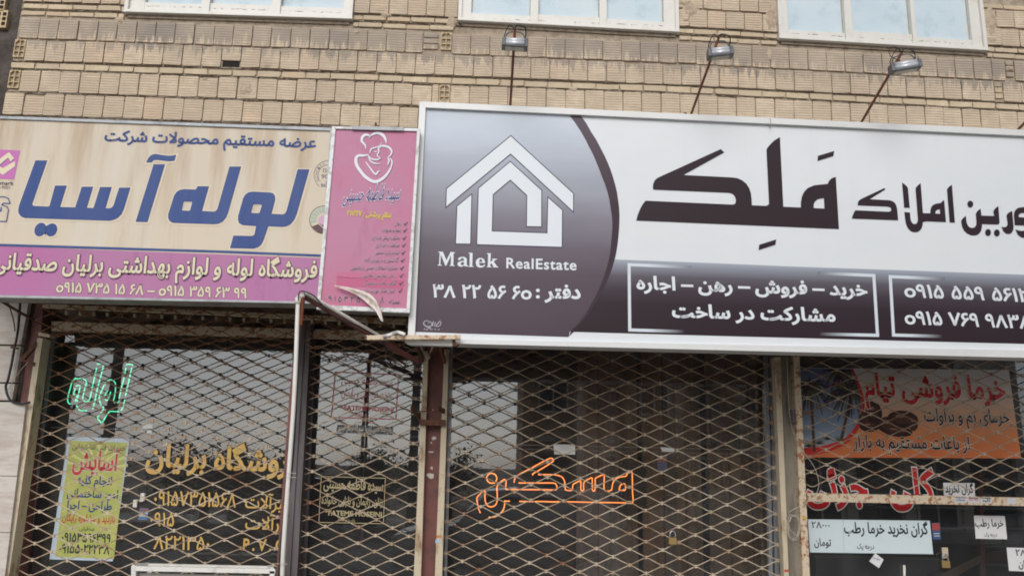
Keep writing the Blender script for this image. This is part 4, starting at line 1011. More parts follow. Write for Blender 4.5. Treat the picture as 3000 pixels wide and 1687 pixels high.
f = [(i*4+k, i*4+k+1, (i+1)*4+k+1, (i+1)*4+k) for i in range(len(cen)-1) for k in range(3)]
o = mk('peeled_vinyl', v, f, mat('peeled_vinyl_back', lin((228, 216, 208)), .55, noise=[(12, lin((190, 168, 150)), .5, .7)]), s2, smooth=True)
sm = o.modifiers.new('sub', 'SUBSURF'); sm.levels = sm.render_levels = 1

# ---- 3. wide white and black estate agency sign
YM = -.36
O3 = [(1229, 297), (3330, 396), (3340, 1056), (1194, 1003)]; I3 = [(1247, 315), (3314, 413), (3322, 1032), (1215, 991)]
s3 = box_sign('estate_agency_sign', (2100, 1020), 'big white and charcoal estate agency sign with a white house logo', 'sign', O3, I3, YM, -.10, M['white_metal'], M['white_metal'], lip=.03)
sh = Sheet(YM+.004, s3, I3)
sh.poly(I3, 'printed_sheet', WHITE, 0)
def wash(nt, b, cr=None):
    geo = nt.nodes.new('ShaderNodeNewGeometry'); mp = nt.nodes.new('ShaderNodeMapping'); mp.inputs['Scale'].default_value = (.9, 1, 3.5); nt.links.new(geo.outputs['Position'], mp.inputs['Vector'])
    n = nt.nodes.new('ShaderNodeTexNoise'); n.inputs['Scale'].default_value = 1; n.inputs['Detail'].default_value = 4; nt.links.new(mp.outputs[0], n.inputs['Vector'])
    mr = nt.nodes.new('ShaderNodeMapRange'); mr.inputs['From Min'].default_value = .35; mr.inputs['From Max'].default_value = .7; mr.inputs['To Min'].default_value = .93; mr.inputs['To Max'].default_value = 1.06; nt.links.new(n.outputs['Fac'], mr.inputs['Value'])
    mx = nt.nodes.new('ShaderNodeVectorMath'); mx.operation = 'SCALE'; src = b.inputs['Base Color'].links[0].from_socket; nt.links.new(src, mx.inputs[0]); nt.links.new(mr.outputs[0], mx.inputs['Scale']); nt.links.new(mx.outputs[0], b.inputs['Base Color'])
vv = lambda y, x=1450: sh.uv(x, y)[1]
g_left = ramp_print('print_gradient_left', [(0, (82, 68, 78)), (vv(900), (88, 76, 86)), (vv(800), (96, 84, 94)), (vv(720), (110, 102, 113)), (vv(640), (136, 132, 144)), (vv(560), (160, 162, 174)), (vv(470), (178, 184, 196)), (vv(390), (196, 204, 216)), (1, (206, 214, 224))], wash)
outer_ = [(1704,342.5),(1718,362),(1732,387),(1747,410),(1760,435),(1771,456),(1781,478),(1789,498),(1796,519),(1802,540),(1807.5,562),(1811,586),(1814,610),(1815,632),(1814.5,655),(1813.5,674),(1812,692),(1809.5,715),(1806,738),(1801,760),(1795,781),(1787,804),(1777,828),(1765,852),(1752,876),(1737,900),(1720,924),(1700,948),(1672,971)]
inner_ = [(1670,341),(1687,363),(1702.5,387),(1715,409),(1726,431),(1737,452),(1746,473),(1755,495),(1763,517),(1772,539),(1779,560),(1785,584),(1789,610),(1792.5,632),(1794,652),(1793.5,672),(1792,692),(1790,714),(1788,738),(1783,764),(1777,786),(1770,808),(1761,832),(1750,857),(1739,878),(1726,901),(1712,923),(1696,945),(1669,971)]
sh.poly([(1247, 315)]+[(1665, 334)]+inner_+[(1667, 984.5), (1664, 987), (1216, 972)], 'gradient_panel', g_left, 1, uv=True)
g_arc = ramp_print('print_gradient_arc', [(0, (66, 52, 60)), (vv(600), (66, 52, 60)), (vv(450), (84, 72, 80)), (1, (98, 86, 96))])
sh.poly([(1665, 334)]+outer_[:0]+[(1699, 335.5)]+outer_+inner_[::-1], 'arc_band', g_arc, 2, uv=True)
LPQ = [(1801, 760), (3314, 815), (3322, 1014), (1660, 972)]
lo = Sheet(YM+.004, s3, [(1700, 757), (3314, 815), (3322, 1015), (1690, 971.5)])
g_low = ramp_print('print_gradient_low', [(0, (50, 38, 44)), (.40, (54, 43, 50)), (.60, (70, 61, 69)), (.78, (98, 92, 101)), (.92, (140, 144, 155)), (1, (166, 172, 184))])
lo.poly(outer_[19:]+[(1667, 985), (1681, 972), (2000, 981), (2344, 990), (2640, 998), (3000, 1007), (3322, 1014.5), (3314, 815), (3000, 804.5), (2640, 791.5), (2344, 781.5), (2070, 770)], 'lower_panel', g_low, 1, uv=True)
# faded rules of the two text boxes
def faded(a, b_, w, dirn, col=(214, 222, 230), dark=(104, 98, 106), n=12):
    """rule whose ink thins out along its length; dirn +1 fades towards b"""
    a = np.array(a, float); b_ = np.array(b_, float); v = []; cs = []; f = []
    for i in range(n+1):
        t = i/n; p = a+(b_-a)*t; k = t if dirn > 0 else 1-t; k = max(0, (k-.35)/.65); c = [lin(col)[j]*(1-k)+lin(dark)[j]*k for j in range(3)]
        v += [P(p[0], p[1]-w/2, sh.Y-.0024), P(p[0], p[1]+w/2, sh.Y-.0024)]; cs += [c, c]
    f = [(2*i+1, 2*i+3, 2*i+2, 2*i) for i in range(n)]
    mk('text_box_rule', v, f, PV_, s3, cols=cs)
RULE = printed('print_rule', lin((216, 223, 230)))
sh.stroke([(1843, 771), (1845, 970)], 9, 'text_box_rule', RULE, 3); sh.stroke([(2560, 806), (2571, 985)], 9, 'text_box_rule', RULE, 3)
sh.stroke([(2608, 808), (2618, 985)], 9, 'text_box_rule', RULE, 3)
faded((1838.5, 775), (2025, 783), 9, 1, dark=(134, 134, 144)); faded((1840.5, 966), (2005, 971), 9, 1, dark=(58, 46, 52)); faded((2395, 800), (2564.5, 807), 9, -1, dark=(124, 124, 134)); faded((2400, 978), (2575.5, 982), 9, -1, dark=(58, 46, 52))
faded((2603.5, 810), (2768, 817), 9, 1, dark=(118, 116, 126)); faded((2613.5, 981), (2760, 985), 9, 1, dark=(58, 46, 52))
WL = printed('print_white_letters', lin((226, 231, 236)))
txt(sh, 'خرید – فروش – رهن – اجاره', (1867, 846), (2540, 866), 53, WL, lift=3, off=.034)
txt(sh, 'مشارکت در ساخت', (1971, 928), (2446, 941), 53, WL, lift=3, off=.034)
txt(sh, 'o۹۱۵ ۵۵۹ ۵۶۱۲', (2652, 869), (3014, 884), 55, WL, lift=3, off=.024, raw=True)
txt(sh, 'o۹۱۵ ۷۶۹ ۹۸۳۸', (2653, 948), (3022, 962), 55, WL, lift=3, off=.024, raw=True)
txt(sh, '۳۸ ۲۲ ۵۶ ۶o', (1268, 870), (1556, 876), 54, WL, lift=3, off=.024, raw=True)
txt(sh, 'دفتر :', (1572, 872), (1699, 874), 54, WL, lift=3, off=.034)
q5 = lambda p: Z(p, 900, 640, 4)
for o_, hs_ in (([(1535,388),(1590,390),(1632,490),(1680,392),(1733,396),(1733,404),(1716,408),(1712,545),(1728,550),(1728,557),(1668,555),(1668,548),(1682,544),(1686,430),(1630,553),(1618,553),(1565,420),(1560,540),(1577,546),(1577,553),(1528,551),(1528,544),(1545,538),(1552,400),(1535,396)], []),
                ([(1765,480),(1775,462),(1800,450),(1838,450),(1864,463),(1872,485),(1870,545),(1887,552),(1887,559),(1850,563),(1840,550),(1815,565),(1780,562),(1760,542),(1766,515),(1800,500),(1836,495),(1836,475),(1825,463),(1806,465),(1800,482),(1780,490)], [[(1836,508),(1810,514),(1798,530),(1805,547),(1825,547),(1836,535)]]),
                ([(1893,400),(1938,403),(1935,556),(1952,561),(1952,568),(1886,566),(1886,559),(1902,556),(1905,415),(1893,409)], []),
                ([(1975,518),(1983,485),(2012,462),(2048,462),(2076,483),(2086,522),(2012,519),(2022,548),(2048,556),(2082,538),(2087,546),(2062,571),(2020,576),(1986,560)], [[(2011,508),(2053,510),(2046,480),(2026,474)]]),
                ([(2106,406),(2152,408),(2147,508),(2180,482),(2165,478),(2167,470),(2224,472),(2224,480),(2206,485),(2187,505),(2224,560),(2239,566),(2238,574),(2175,572),(2175,565),(2183,562),(2158,524),(2147,534),(2145,561),(2160,566),(2160,573),(2103,571),(2103,564),(2116,560),(2120,418),(2106,414)], [])):
    sh.poly([q5(o_)]+[q5(h_) for h_ in hs_], 'lettering', WL, 3)
txt(sh, 'RealEstate', (1484, 785), (1688, 791), 43, WL, lift=3, off=.020, raw=True, space=1.1)
GL = printed('print_small_grey', lin((186, 184, 194)))
for pts, w in (([(1262, 941), (1246, 940), (1241, 948), (1250, 956), (1262, 955), (1266, 946), (1258, 944), (1253, 949)], [1, 2, 2.5, 3, 2.5, 2, 1.5, 1]), ([(1270, 940), (1267, 955)], [2, 2]), ([(1276, 943), (1272, 956)], [2, 2]), ([(1290, 938), (1284, 946), (1277, 955), (1288, 954), (1292, 944), (1286, 942)], [1, 3, 2, 2, 2, 1]), ([(1254, 960), (1262, 960.5)], [3, 3])):
    sh.stroke(smooth_curve(pts, 4) if len(pts) > 2 else pts, w[0] if len(pts) == 2 else [float(np.interp(i, np.linspace(0, (len(pts)-1)*4, len(w)), w)) for i in range((len(pts)-1)*4+1)], 'maker_mark', GL, 3)
txt(sh, '۰۹۱۵ ۰۶۲ ۹۰۰۷', (1239, 967), (1288, 968), 8, GL, lift=3, raw=True, off=.01)
# house logo
HO = printed('print_logo_edge', lin((74, 66, 88)))
for pl in ([(1496.7,399.5),(1679,567.5),(1679,618.7),(1496,450),(1307.5,605),(1309,553.7)], [(1381,571),(1377.5,713.7),(1336,713),(1340,605)],
           [(1495,474.8),(1586,558.7),(1585.5,663.3),(1543.7,662.5),(1544.5,572),(1495,526.3),(1443.7,569.5),(1440.7,678),(1604,683.7),(1606,580),(1646.7,616),(1645.6,723),(1398,715.3),(1402.5,552.5)]):
    sh.stroke(pl, 5.4, 'logo_outline', HO, 3, closed=True); sh.poly(pl, 'house_logo', WL, 4)
q3 = lambda p: Z(p, 1850, 380, 4); q4 = lambda p: Z(p, 2400, 480, 4.2867)
blk = [
 (q3([(55,1065),(72,1000),(100,930),(130,875),(165,832),(1180,878),(1205,874),(1220,860),(1223,820),(1212,785),(1190,757),(1160,744),(1120,740),(255,703),(250,675),(254,635),(272,596),(300,568),(345,547),(1047,228),(1088,268),(610,532),(1180,560),(1240,568),(1295,592),(1345,632),(1380,685),(1400,745),(1408,815),(1412,886),(1570,893),(1595,888),(1611,870),(1611,850),(1582,240),(1592,215),(1620,180),(1670,130),(1740,88),(1780,903),(1985,912),(1985,850),(1998,780),(2025,725),(2065,685),(2140,652),(2300,635),(2312,605),(2335,578),(2362,562),(2395,555),(2432,1165)]), [q3([(2135,918),(2136,875),(2150,845),(2175,822),(2210,808),(2255,803),(2262,925)])]),
 (q3([(2185,308),(2376,250),(2368,310),(2180,370)]), []), (q3([(1497,1348),(1697,1285),(1688,1348),(1490,1412)]), []),
 (q4([(410,688),(420,650),(436,612),(455,583),(870,602),(893,597),(905,580),(903,560),(890,545),(850,537),(485,522),(484,495),(492,470),(515,448),(540,434),(818,305),(832,322),(635,445),(870,457),(910,464),(945,485),(968,520),(980,570),(992,710)]), []),
 (q4([(1040,235),(1070,255),(1098,280),(1115,305),(1137,553),(1068,552)]), []),
 (q4([(1070,605),(1140,612),(1144,665),(1150,705),(1162,735),(1180,753),(1200,758),(1220,752),(1234,732),(1240,700),(1210,315),(1218,295),(1240,270),(1275,243),(1303,618),(1395,622),(1397,580),(1408,543),(1432,515),(1470,500),(1530,492),(1538,478),(1552,465),(1570,458),(1593,733),(1350,722),(1303,732),(1298,775),(1284,815),(1258,845),(1230,857),(1195,860),(1150,845),(1115,810),(1092,760),(1080,700)]), [q4([(1460,625),(1463,595),(1480,578),(1515,570),(1518,628)])]),
 (q4([(1605,320),(1625,293),(1667,262),(1705,740),(1638,737)]), []),
 (q4([(1782,720),(1795,695),(1815,674),(1842,652),(1846,700),(1856,750),(1875,785),(1900,802),(1930,805),(1957,793),(1972,768),(1975,735),(1967,630),(1978,605),(2000,582),(2027,562),(2038,650),(2197,655),(2186,605),(2195,580),(2215,556),(2250,528),(2266,735),(2260,752),(2245,762),(2046,757),(2044,800),(2030,850),(2000,885),(1960,900),(1915,900),(1862,878),(1820,840),(1795,790)]), []),
 (q4(ell(1898, 507, 37, 44, 18)), []), (q4(ell(2121, 863, 37, 45, 18)), []), (q4(ell(2232, 868, 37, 45, 18)), []),
 (q4([(2290,790),(2320,796),(2345,792),(2362,775),(2366,745),(2352,650),(2362,630),(2388,608),(2425,592),(2442,790),(2438,830),(2420,865),(2390,882),(2350,878),(2315,850)]), []),
 (q4([(2445,640),(2452,600),(2475,568),(2510,550),(2572,543),(2640,548),(2668,562),(2680,590),(2700,840),(2685,885),(2650,918),(2600,932),(2540,925),(2495,890),(2462,822),(2490,834),(2540,842),(2590,838),(2615,820),(2618,775),(2455,772)]), [q4([(2505,668),(2507,645),(2522,626),(2550,618),(2600,618),(2606,676)])]),
 (q4([(2790,545),(2900,545),(2960,330),(3040,330),(3080,790),(2800,790),(2760,700),(2720,780),(2720,700)]), []),
]
for o_, hs_ in blk: sh.poly([o_]+hs_, 'lettering', INK, 3)
# joint in the top rail
MB().prism([(2256, 346), (2258, 346.2), (2259, 374), (2257, 374)], YM-.0325, YM-.02).build('rail_joint', M['galv_dark'], s3)

# ---- beam, plate and strap under the sign corner
bm_ = empty('steel_beam', P(1100, 990, -.45), 'short rusty beige beam crossing under the corner of the white sign', 'beam')
MB().prism([(1072, 982), (1349, 981), (1349, 993), (1072, 995)], -.50, -.44).build('beam', M['beige_rusty'], bm_, bevel=.002)
MB().prism([(1068, 984), (1074, 984), (1074, 995), (1068, 994)], -.505, -.43).build('end_cap', M['rust'], bm_)
MB().prism([(1184, 1000), (1190, 995), (1330, 997), (1328, 1013), (1195, 1009)], -.42, -.38).build('white_plate', M['white_metal'], bm_)
MB().prism([(1325, 994), (1334, 993), (1334, 1003), (1345, 1008), (1334, 1014), (1325, 1012)], -.46, -.37).build('strap', M['rust'], bm_)

# ================================================================== floodlights on their arms
ARM = mat('rust_brown_tube', lin((132, 78, 62)), .7, noise=[(25, lin((104, 62, 52)), .45, .7)])
FL = [((1493, 312), (1508.5, 87), (1472, 116, 1545, 148), 'leftmost floodlight, on the nearly upright arm under the middle window'),
      ((2013.6, 336), (2105, 113), (2066, 140, 2153, 177), 'middle floodlight, on the leaning arm between two windows'),
      ((2505, 361), (2642, 155), (2601, 180, 2701, 217), 'right floodlight, with loose cable ends, under the right window')]
for i, (b0, t0, bx, lab) in enumerate(FL):
    B = PV(b0[0], b0[1]+30, -.06); T = PV(t0[0], t0[1], -.98)
    e = empty('floodlight', B, lab, 'floodlight', 'floodlights over the estate agency sign')
    MB().tube([B, T], .0125, 8).build('arm', ARM, e, smooth=True)
    cx, cy = (bx[0]+bx[2])/2, (bx[1]+bx[3])/2; yc_ = -.90; c = PV(cx, cy, yc_)
    # lamp head: ribbed aluminium back between two grey end castings, glass facing down to the sign
    rot = Matrix.Rotation(math.radians(9), 3, 'X') @ Matrix.Identity(3); tw = Matrix.Rotation(math.radians([0, -10, -14][i]), 3, 'Z')@Matrix.Rotation(math.radians([2, -3, -6][i]), 3, 'Y')
    W = [.115, .112, .128][i]; Dp = .072
    def tf(vs): return [tuple(c+tw@(rot@Vector(q))) for q in vs]
    def part(mbx, nm, mt, **k):
        mbx.v = tf(mbx.v); return mbx.build(nm, mt, e, **k)
    for s in (-1, 1):
        part(MB().add([(s*W, -Dp, -.032), (s*W, Dp, -.032), (s*W, Dp*.8, .040), (s*W, -Dp*.8, .040), (s*(W-.033), -Dp*1.02, -.034), (s*(W-.033), Dp*1.02, -.034), (s*(W-.033), Dp*.82, .052), (s*(W-.033), -Dp*.82, .052)],
             [(0,1,2,3),(7,6,5,4),(0,4,5,1),(1,5,6,2),(2,6,7,3),(3,7,4,0)]), 'end_cap', M['lamp_grey'], bevel=.004)
    mbx = MB().tube([(-W+.034, -Dp*.62, -.004), (W-.034, -Dp*.62, -.004)], .026, 10).tube([(-W+.034, -Dp*.50, .026), (W-.034, -Dp*.50, .026)], .022, 10).tube([(-W+.034, 0, .036), (W-.034, 0, .036)], .022, 10).tube([(-W+.034, Dp*.5, .026), (W-.034, Dp*.5, .026)], .022, 10)
    part(mbx, 'reflector_housing', M['lamp_alu'], smooth=True)
    part(MB().box((-W+.02, -Dp*.86, -.036), (W-.02, Dp*.86, -.0225)), 'glass_rim', M['lamp_grey'], bevel=.003)
    part(MB().box((-W+.035, -Dp*.66, -.0385), (W-.035, Dp*.66, -.0362)), 'lamp_glass', M['lamp_glass'])
    # yoke and cable loops
    pts = [c+tw@Vector((s, 0, z)) for s, z in ((-W*.72, .02), (-W*.74, .075), (-W*.5, .115), (0, .125), (W*.5, .115), (W*.72, .07), (W*.66, .02))]
    MB().tube(smooth_curve(pts, 5), .006, 6).build('yoke', M['lamp_grey'], e, smooth=True)
    pts = [T+Vector((0, 0, .0)), T+Vector((.02, -.02, .03)), T+Vector((.09, -.03, .0)), c+tw@Vector((W*.75, .0, .06)), c+tw@Vector((W*.5, 0, .03))]
    MB().tube(smooth_curve(pts, 6), .0055, 6).build('power_cable', M['black_cable'], e, smooth=True)
    pts = [T+Vector((0, 0, .0)), T+Vector((-.05, -.02, .025)), c+tw@Vector((-W*.85, .01, .08)), c+tw@Vector((-W*.6, 0, .02))]
    MB().tube(smooth_curve(pts, 6), .004, 6).build('power_cable', M['black_cable'], e, smooth=True)
    for s in (-.55, .55): part(MB().box((s*W-.016, -.02, .03), (s*W+.016, .012, .055)), 'knob', M['lamp_grey'], bevel=.004)
    if i == 2:
        MB().tube(smooth_curve([T, T+Vector((-.05, 0, .05)), T+Vector((-.11, .0, .03)), T+Vector((-.10, 0, -.04)), T+Vector((-.02, 0, -.08))], 6), .0035, 5).build('loose_wire', M['black_cable'], e, smooth=True)
B = PV(2962, 402, -.06); T = PV(3155, 200, -.98)
e = empty('floodlight', B, 'rusty floodlight arm cut off by the right edge of the photograph', 'floodlight', 'floodlights over the estate agency sign')
MB().tube([B, T], .0125, 8).build('arm', ARM, e, smooth=True)
MB().add([tuple(T+Vector(q)) for q in [(-.11,-.07,-.05),(.11,-.07,-.05),(.11,.07,-.03),(-.11,.07,-.03),(-.10,-.06,.02),(.10,-.06,.02),(.10,.06,.035),(-.10,.06,.035)]], [(0,3,2,1),(4,5,6,7),(0,1,5,4),(1,2,6,5),(2,3,7,6),(3,0,4,7)]).build('lamp_head', M['lamp_grey'], e, bevel=.006)
for px, py in ((1007*2.576/2.576, 0),): pass
# small iron stubs on top of the sign beside the arms
for i, (x, y) in enumerate(((2003, 331), (2495, 357))):
    o = MB().bar(PV(x, y+2, -.16), PV(x+9, y+2, -.16), .02, .012).build('foot_plate', M['rust'], s3)

# ================================================================== pole, white conduit, sloping arm and cables
pole = empty('maroon_pole', P(830, 1700, -.2), 'thin maroon pole in front of the gates, with a sloping arm from its top', 'pole')
MB().prism([(880, 872), (891, 872), (860, 1158), (824, 1760), (804, 1760), (822, 1500), (848, 1158)], -.78, -.74).build('post', M['maroon'], pole)
mb = MB(); a, b = PV(889, 866, -.76), PV(1228, 1062, .25)
mb.bar(a, b, .045, .040); mb.build('sloping_arm', M['maroon'], pole, bevel=.003)
mb = MB(); t = [PV(888, 868, -.82)+Vector((.010*math.cos(i*1.3), .010*math.sin(i*1.3), -.0027*i)) for i in range(90)]
mb.tube(t, .0035, 5); mb.build('coil_spring', mat('rusty_spring', lin((168, 98, 62)), .8), pole, smooth=True)
con = empty('white_conduit', P(830, 1700, -.80), 'white plastic conduit running up the maroon pole and along its sloping arm', 'conduit')
pts = [(826, 1760), (829, 1630), (845, 1400), (856, 1250), (862, 1158), (867, 1050), (871, 937), (873, 880)]
MB().tube(smooth_curve([P(x, y, -.83) for x, y in pts], 5), .0175, 10).build('pipe', M['pvc'], con, smooth=True)
MB().tube([P(873, 890, -.83), P(873, 872, -.83)], .0235, 12).tube([P(873, 874, -.83), P(878, 868, -.825), P(890, 866, -.81)], .0215, 12).build('elbow', M['pvc'], con, smooth=True)
AL = lambda t, dx=0, dy=0, off=-.05: tuple(PV(889+(1228-889)*t+dx, 866+(1062-866)*t+dy, 0)*0+(a+(b-a)*t)+Vector((dx/330., off, -dy/330.)))
MB().tube(smooth_curve([AL(0.02, 0, -9), AL(.2, 0, -9), AL(.45, 0, -9), AL(.62, 2, -9)]+[P(x, y, yy) for x, y, yy in ((1118, 985, -.3), (1140, 982, -.80), (1160, 974, -.5), (1176, 976, -.52), (1186, 981, -.52))], 6), .0165, 10).build('flexible_pipe', M['pvc'], con, smooth=True)
for y in (1385, 1397, 1650): MB().tube([P(838 if y < 1500 else 812, y, -.86), P(868 if y < 1500 else 842, y+1, -.86)], .0022, 5).build('wire_tie', M['cream_cable'], con)
cable('black_cable', [AL(0, -6, 20, -.09), AL(0, -2, -6, -.09), AL(.08, 6, -10, -.09), AL(.2, 0, 5, -.09), AL(.33, 0, 8, -.09), AL(.45, 0, -2, -.09), AL(.58, 0, -2, -.09), AL(.66, 0, 0, -.09), AL(.72, 0, 22, -.08), (P(1175, 1060, .1)), (P(1195, 1071, .15)), (P(1215, 1066, .25)), (P(1228, 1055, .3))], .0055, M['black_cable'], 'black cable sagging along the sloping maroon arm', 'cable')
cable('black_cable', [P(892, 858, -.80), P(886, 880, -.80), P(880, 940, -.80), P(872, 1100, -.80), P(862, 1290, -.80), P(850, 1420, -.80), P(838, 1480, -.80), P(826, 1560, -.80), P(815, 1700, -.80)], .008, M['black_cable'], 'black cable hanging down beside the white conduit', 'cable')
cable('cream_wire', [P(1013, 996, .2), P(1030, 988, .1), P(1050, 984, 0), P(1072, 983, -.3)], .0025, M['cream_cable'], 'frayed pale wire left of the rusty beam', 'wire')
cable('cream_wire', [P(1131, 1020, .8), P(1131, 1055, .8), P(1135, 1066, .8), P(1152, 1090, .85)], .0025, M['cream_cable'], 'thin pale wire dangling in the narrow gate', 'wire')
cable('service_cable', [P(60, 868, .8), P(56, 930, .85), P(50, 985, .88), P(42, 1020, .88), (P(35, 1060, .88)), P(24, 1110, .85), P(17, 1135, .86), P(30, 1172, .83), P(62, 1182, .80), P(88, 1178, .8)], .0125, M['black_cable'], 'thick black cable running down the stone pier', 'cable')
cable('service_cable', [P(20, 878, .8), P(30, 905, .85), P(40, 940, .87), (P(44, 970, .87))], .006, M['black_cable'], 'thinner black cable joining the thick one on the stone pier', 'cable')
cable('tie_wire', [P(22, 1143, .8), P(48, 1100, .75), P(82, 1060, .75)], .003, M['cream_cable'], 'thin wire stretched across the maroon column at the left', 'wire')
MB().tube([P(-20, 868, .3), P(60, 916, .75), P(130, 952, .95)], .014, 8).build('stay_rod', M['rust'], None, smooth=True, label='rusty stay rod slanting under the left end of the cream sign', category='rod')
MB().bar(PV(33, 1017, .86), PV(52, 1020, .86), .03, .02).build('cable_clamp', M['rust'], pier)
# wires at the grey column
cable('cream_wire', [P(2306, 1050, .9), P(2308, 1110, .9), P(2312, 1200, .9), P(2322, 1260, .9), P(2338, 1300, .9), P(2358, 1328, .88), P(2384, 1365, .86), P(2398, 1405, .86), P(2394, 1440, .86), P(2365, 1470, .86), P(2330, 1488, .87), P(2310, 1500, .88)], .0032, M['cream_cable'], 'pale wire bowing out over the date shop gate', 'wire')
mb = MB()
for k in range(5):
    rr = random.Random(k); pts = [(2324+ (17+rr.uniform(-3, 3))*math.cos(t)+rr.uniform(-1, 1)+k*.8, 1540+(36+rr.uniform(-7, 6))*math.sin(t)+k*2, ) for t in [2*math.pi*i/14 for i in range(14)]]
    mb.tube(smooth_curve([P(x, y, .86+.006*k) for x, y in pts], 3, closed=True), .003, 5, closed=True)
mb.tube(smooth_curve([P(2308, 1545, .85), P(2325, 1560, .84), P(2343, 1575, .85)], 4), .003, 5)
o = mb.build('wire_coil', M['cream_cable'], None, smooth=True, label='coil of pale wire hung on the grey column', category='wire coil')

# ================================================================== neon signs
def emis(name, col, st):
    m = bpy.data.materials.new(name); m.use_nodes = True; nt = m.node_tree; nt.nodes.clear(); e = nt.nodes.new('ShaderNodeEmission'); e.inputs[0].default_value = (*col, 1); e.inputs[1].default_value = st
    o = nt.nodes.new('ShaderNodeOutputMaterial'); nt.links.new(e.outputs[0], o.inputs[0]); return m
NG = emis('neon_green_glow', (.12, .95, .50), 1.1); NO = emis('neon_orange_glow', (1.0, .20, .045), 1.5); NOC = emis('neon_orange_core', (1.0, .58, .16), 1.6)
def neon(nm, lab, curves, Yn, mats, r, cl=()):
    e = empty(nm, P(*curves[0][0], Yn), lab, 'neon sign')
    for pts in curves:
        MB().tube(smooth_curve([P(x, y, Yn) for x, y in pts], 4), r[0], 6).build('neon_tube', mats[0], e, smooth=True)
        if len(mats) > 1: MB().tube(smooth_curve([P(x, y, Yn-.004) for x, y in pts], 4), r[1], 5).build('tube_core', mats[1], e, smooth=True)
    return e
n8 = lambda p: Z(p, 130, 1030, 8)
G = [n8([(1240,305),(1252,284),(1340,283)]), n8([(1225,380),(1195,510),(1165,650),(1140,760),(1110,900),(1085,1010),(1065,1100),(1030,1150),(970,1165),(910,1150)]),
     n8([(1388,300),(1355,450),(1310,610),(1275,740),(1235,900),(1205,1040),(1170,1200),(1130,1345)]),
     n8([(1000,1382),(900,1378),(830,1362),(785,1320),(752,1250)]), n8([(895,1105),(920,970),(955,830),(985,730),(960,665),(900,635),(800,628),(720,633),(670,680),(635,750),(600,880),(565,1000),(550,1085),(548,1150),(570,1205),(620,1222)]),
     n8([(742,808),(790,785),(845,798)]), n8([(835,830),(800,990),(765,1165)]), n8([(725,850),(705,930),(690,1005),(765,1020),(745,1090),(722,1165)]),
     n8([(1480,920),(1430,1000),(1412,1060),(1425,1110),(1475,1138),(1515,1060),(1555,930)]),
     n8([(1670,770),(1655,720),(1610,675),(1545,652),(1480,685),(1430,740),(1392,800),(1330,940),(1300,1010),(1285,1080),(1300,1180),(1335,1260)]), n8([(1668,830),(1662,940),(1640,1060),(1615,1150)]),
     n8([(1750,1150),(1720,1185),(1635,1187)]), n8([(1915,325),(1945,295),(2065,300),(2060,330)]), n8([(1912,370),(1880,550),(1840,710),(1800,860),(1770,1000),(1750,1100)]), n8([(2048,370),(2015,530),(1975,700),(1940,860),(1900,1035)]),
     n8([(1885,1120),(1860,1230),(1835,1310),(1795,1380)]), n8([(1740,1403),(1640,1397),(1540,1395),(1500,1440)]),
     [(301.5, 1190), (303, 1196), (297, 1208), (286, 1220), (291, 1231), (297, 1239)], [(299, 1238), (306, 1227), (311, 1218), (317, 1208), (323, 1205)]]
neon('neon_sign', 'green neon Persian word glowing in the left shop window', G, WY+.10, [NG], (.0062,))
n4 = lambda p: Z(p, 1340, 1300, 4)
O = [n4([(440,455),(385,455),(350,425),(345,385),(370,350),(405,342),(445,360),(462,400),(450,438)]),
     n4([(270,808),(250,760),(235,690),(230,630),(265,585),(310,540),(325,560),(322,620),(330,680),(355,720),(395,735),(440,718),(462,680),(467,610),(465,550),(465,500),(500,450),(545,415),(570,430),(568,480),(566,528)]),
     n4([(570,530),(700,531),(850,533),(1000,534),(1140,536),(1165,522),(1165,490),(1145,462),(1110,455),(1000,455),(850,455),(715,455)]),
     n4([(665,452),(672,410),(700,372),(760,335),(850,290),(940,240),(1020,198),(1085,168),(1115,172),(1125,195),(1090,225),(1010,275),(930,322),(880,350),(890,362)]), n4([(945,358),(1050,357),(1150,359)]), n4([(1150,360),(1215,378),(1245,410),(1260,460),(1265,540)]),
     n4([(1270,538),(1340,540),(1352,490),(1365,465),(1435,432),(1448,450),(1448,538),(1478,538),(1480,460),(1500,432),(1565,396),(1580,410),(1582,535),(1612,537),(1615,420),(1625,395),(1712,358),(1722,375),(1722,535),(1800,540),(1815,490),(1830,440),(1870,400),(1920,382),(1975,375),(1990,345),(2020,320),(2045,325),(2050,400),(2052,560),(2052,685),(1950,687),(1800,684),(1600,682),(1400,677),(1228,673)]),
     n4([(1195,670),(1150,676),(1000,672),(850,672),(725,671)]), n4([(615,668),(565,667),(553,660)]), n4([(553,660),(553,710),(540,765),(510,805),(470,835),(420,855),(365,856)]), n4([(1895,538),(1905,495),(1925,472),(1965,470),(1965,538),(1895,538)])]
neon('neon_sign', 'orange neon Persian word glowing in the estate agency window', O, WY+.08, [NO, NOC], (.0072, .0034))

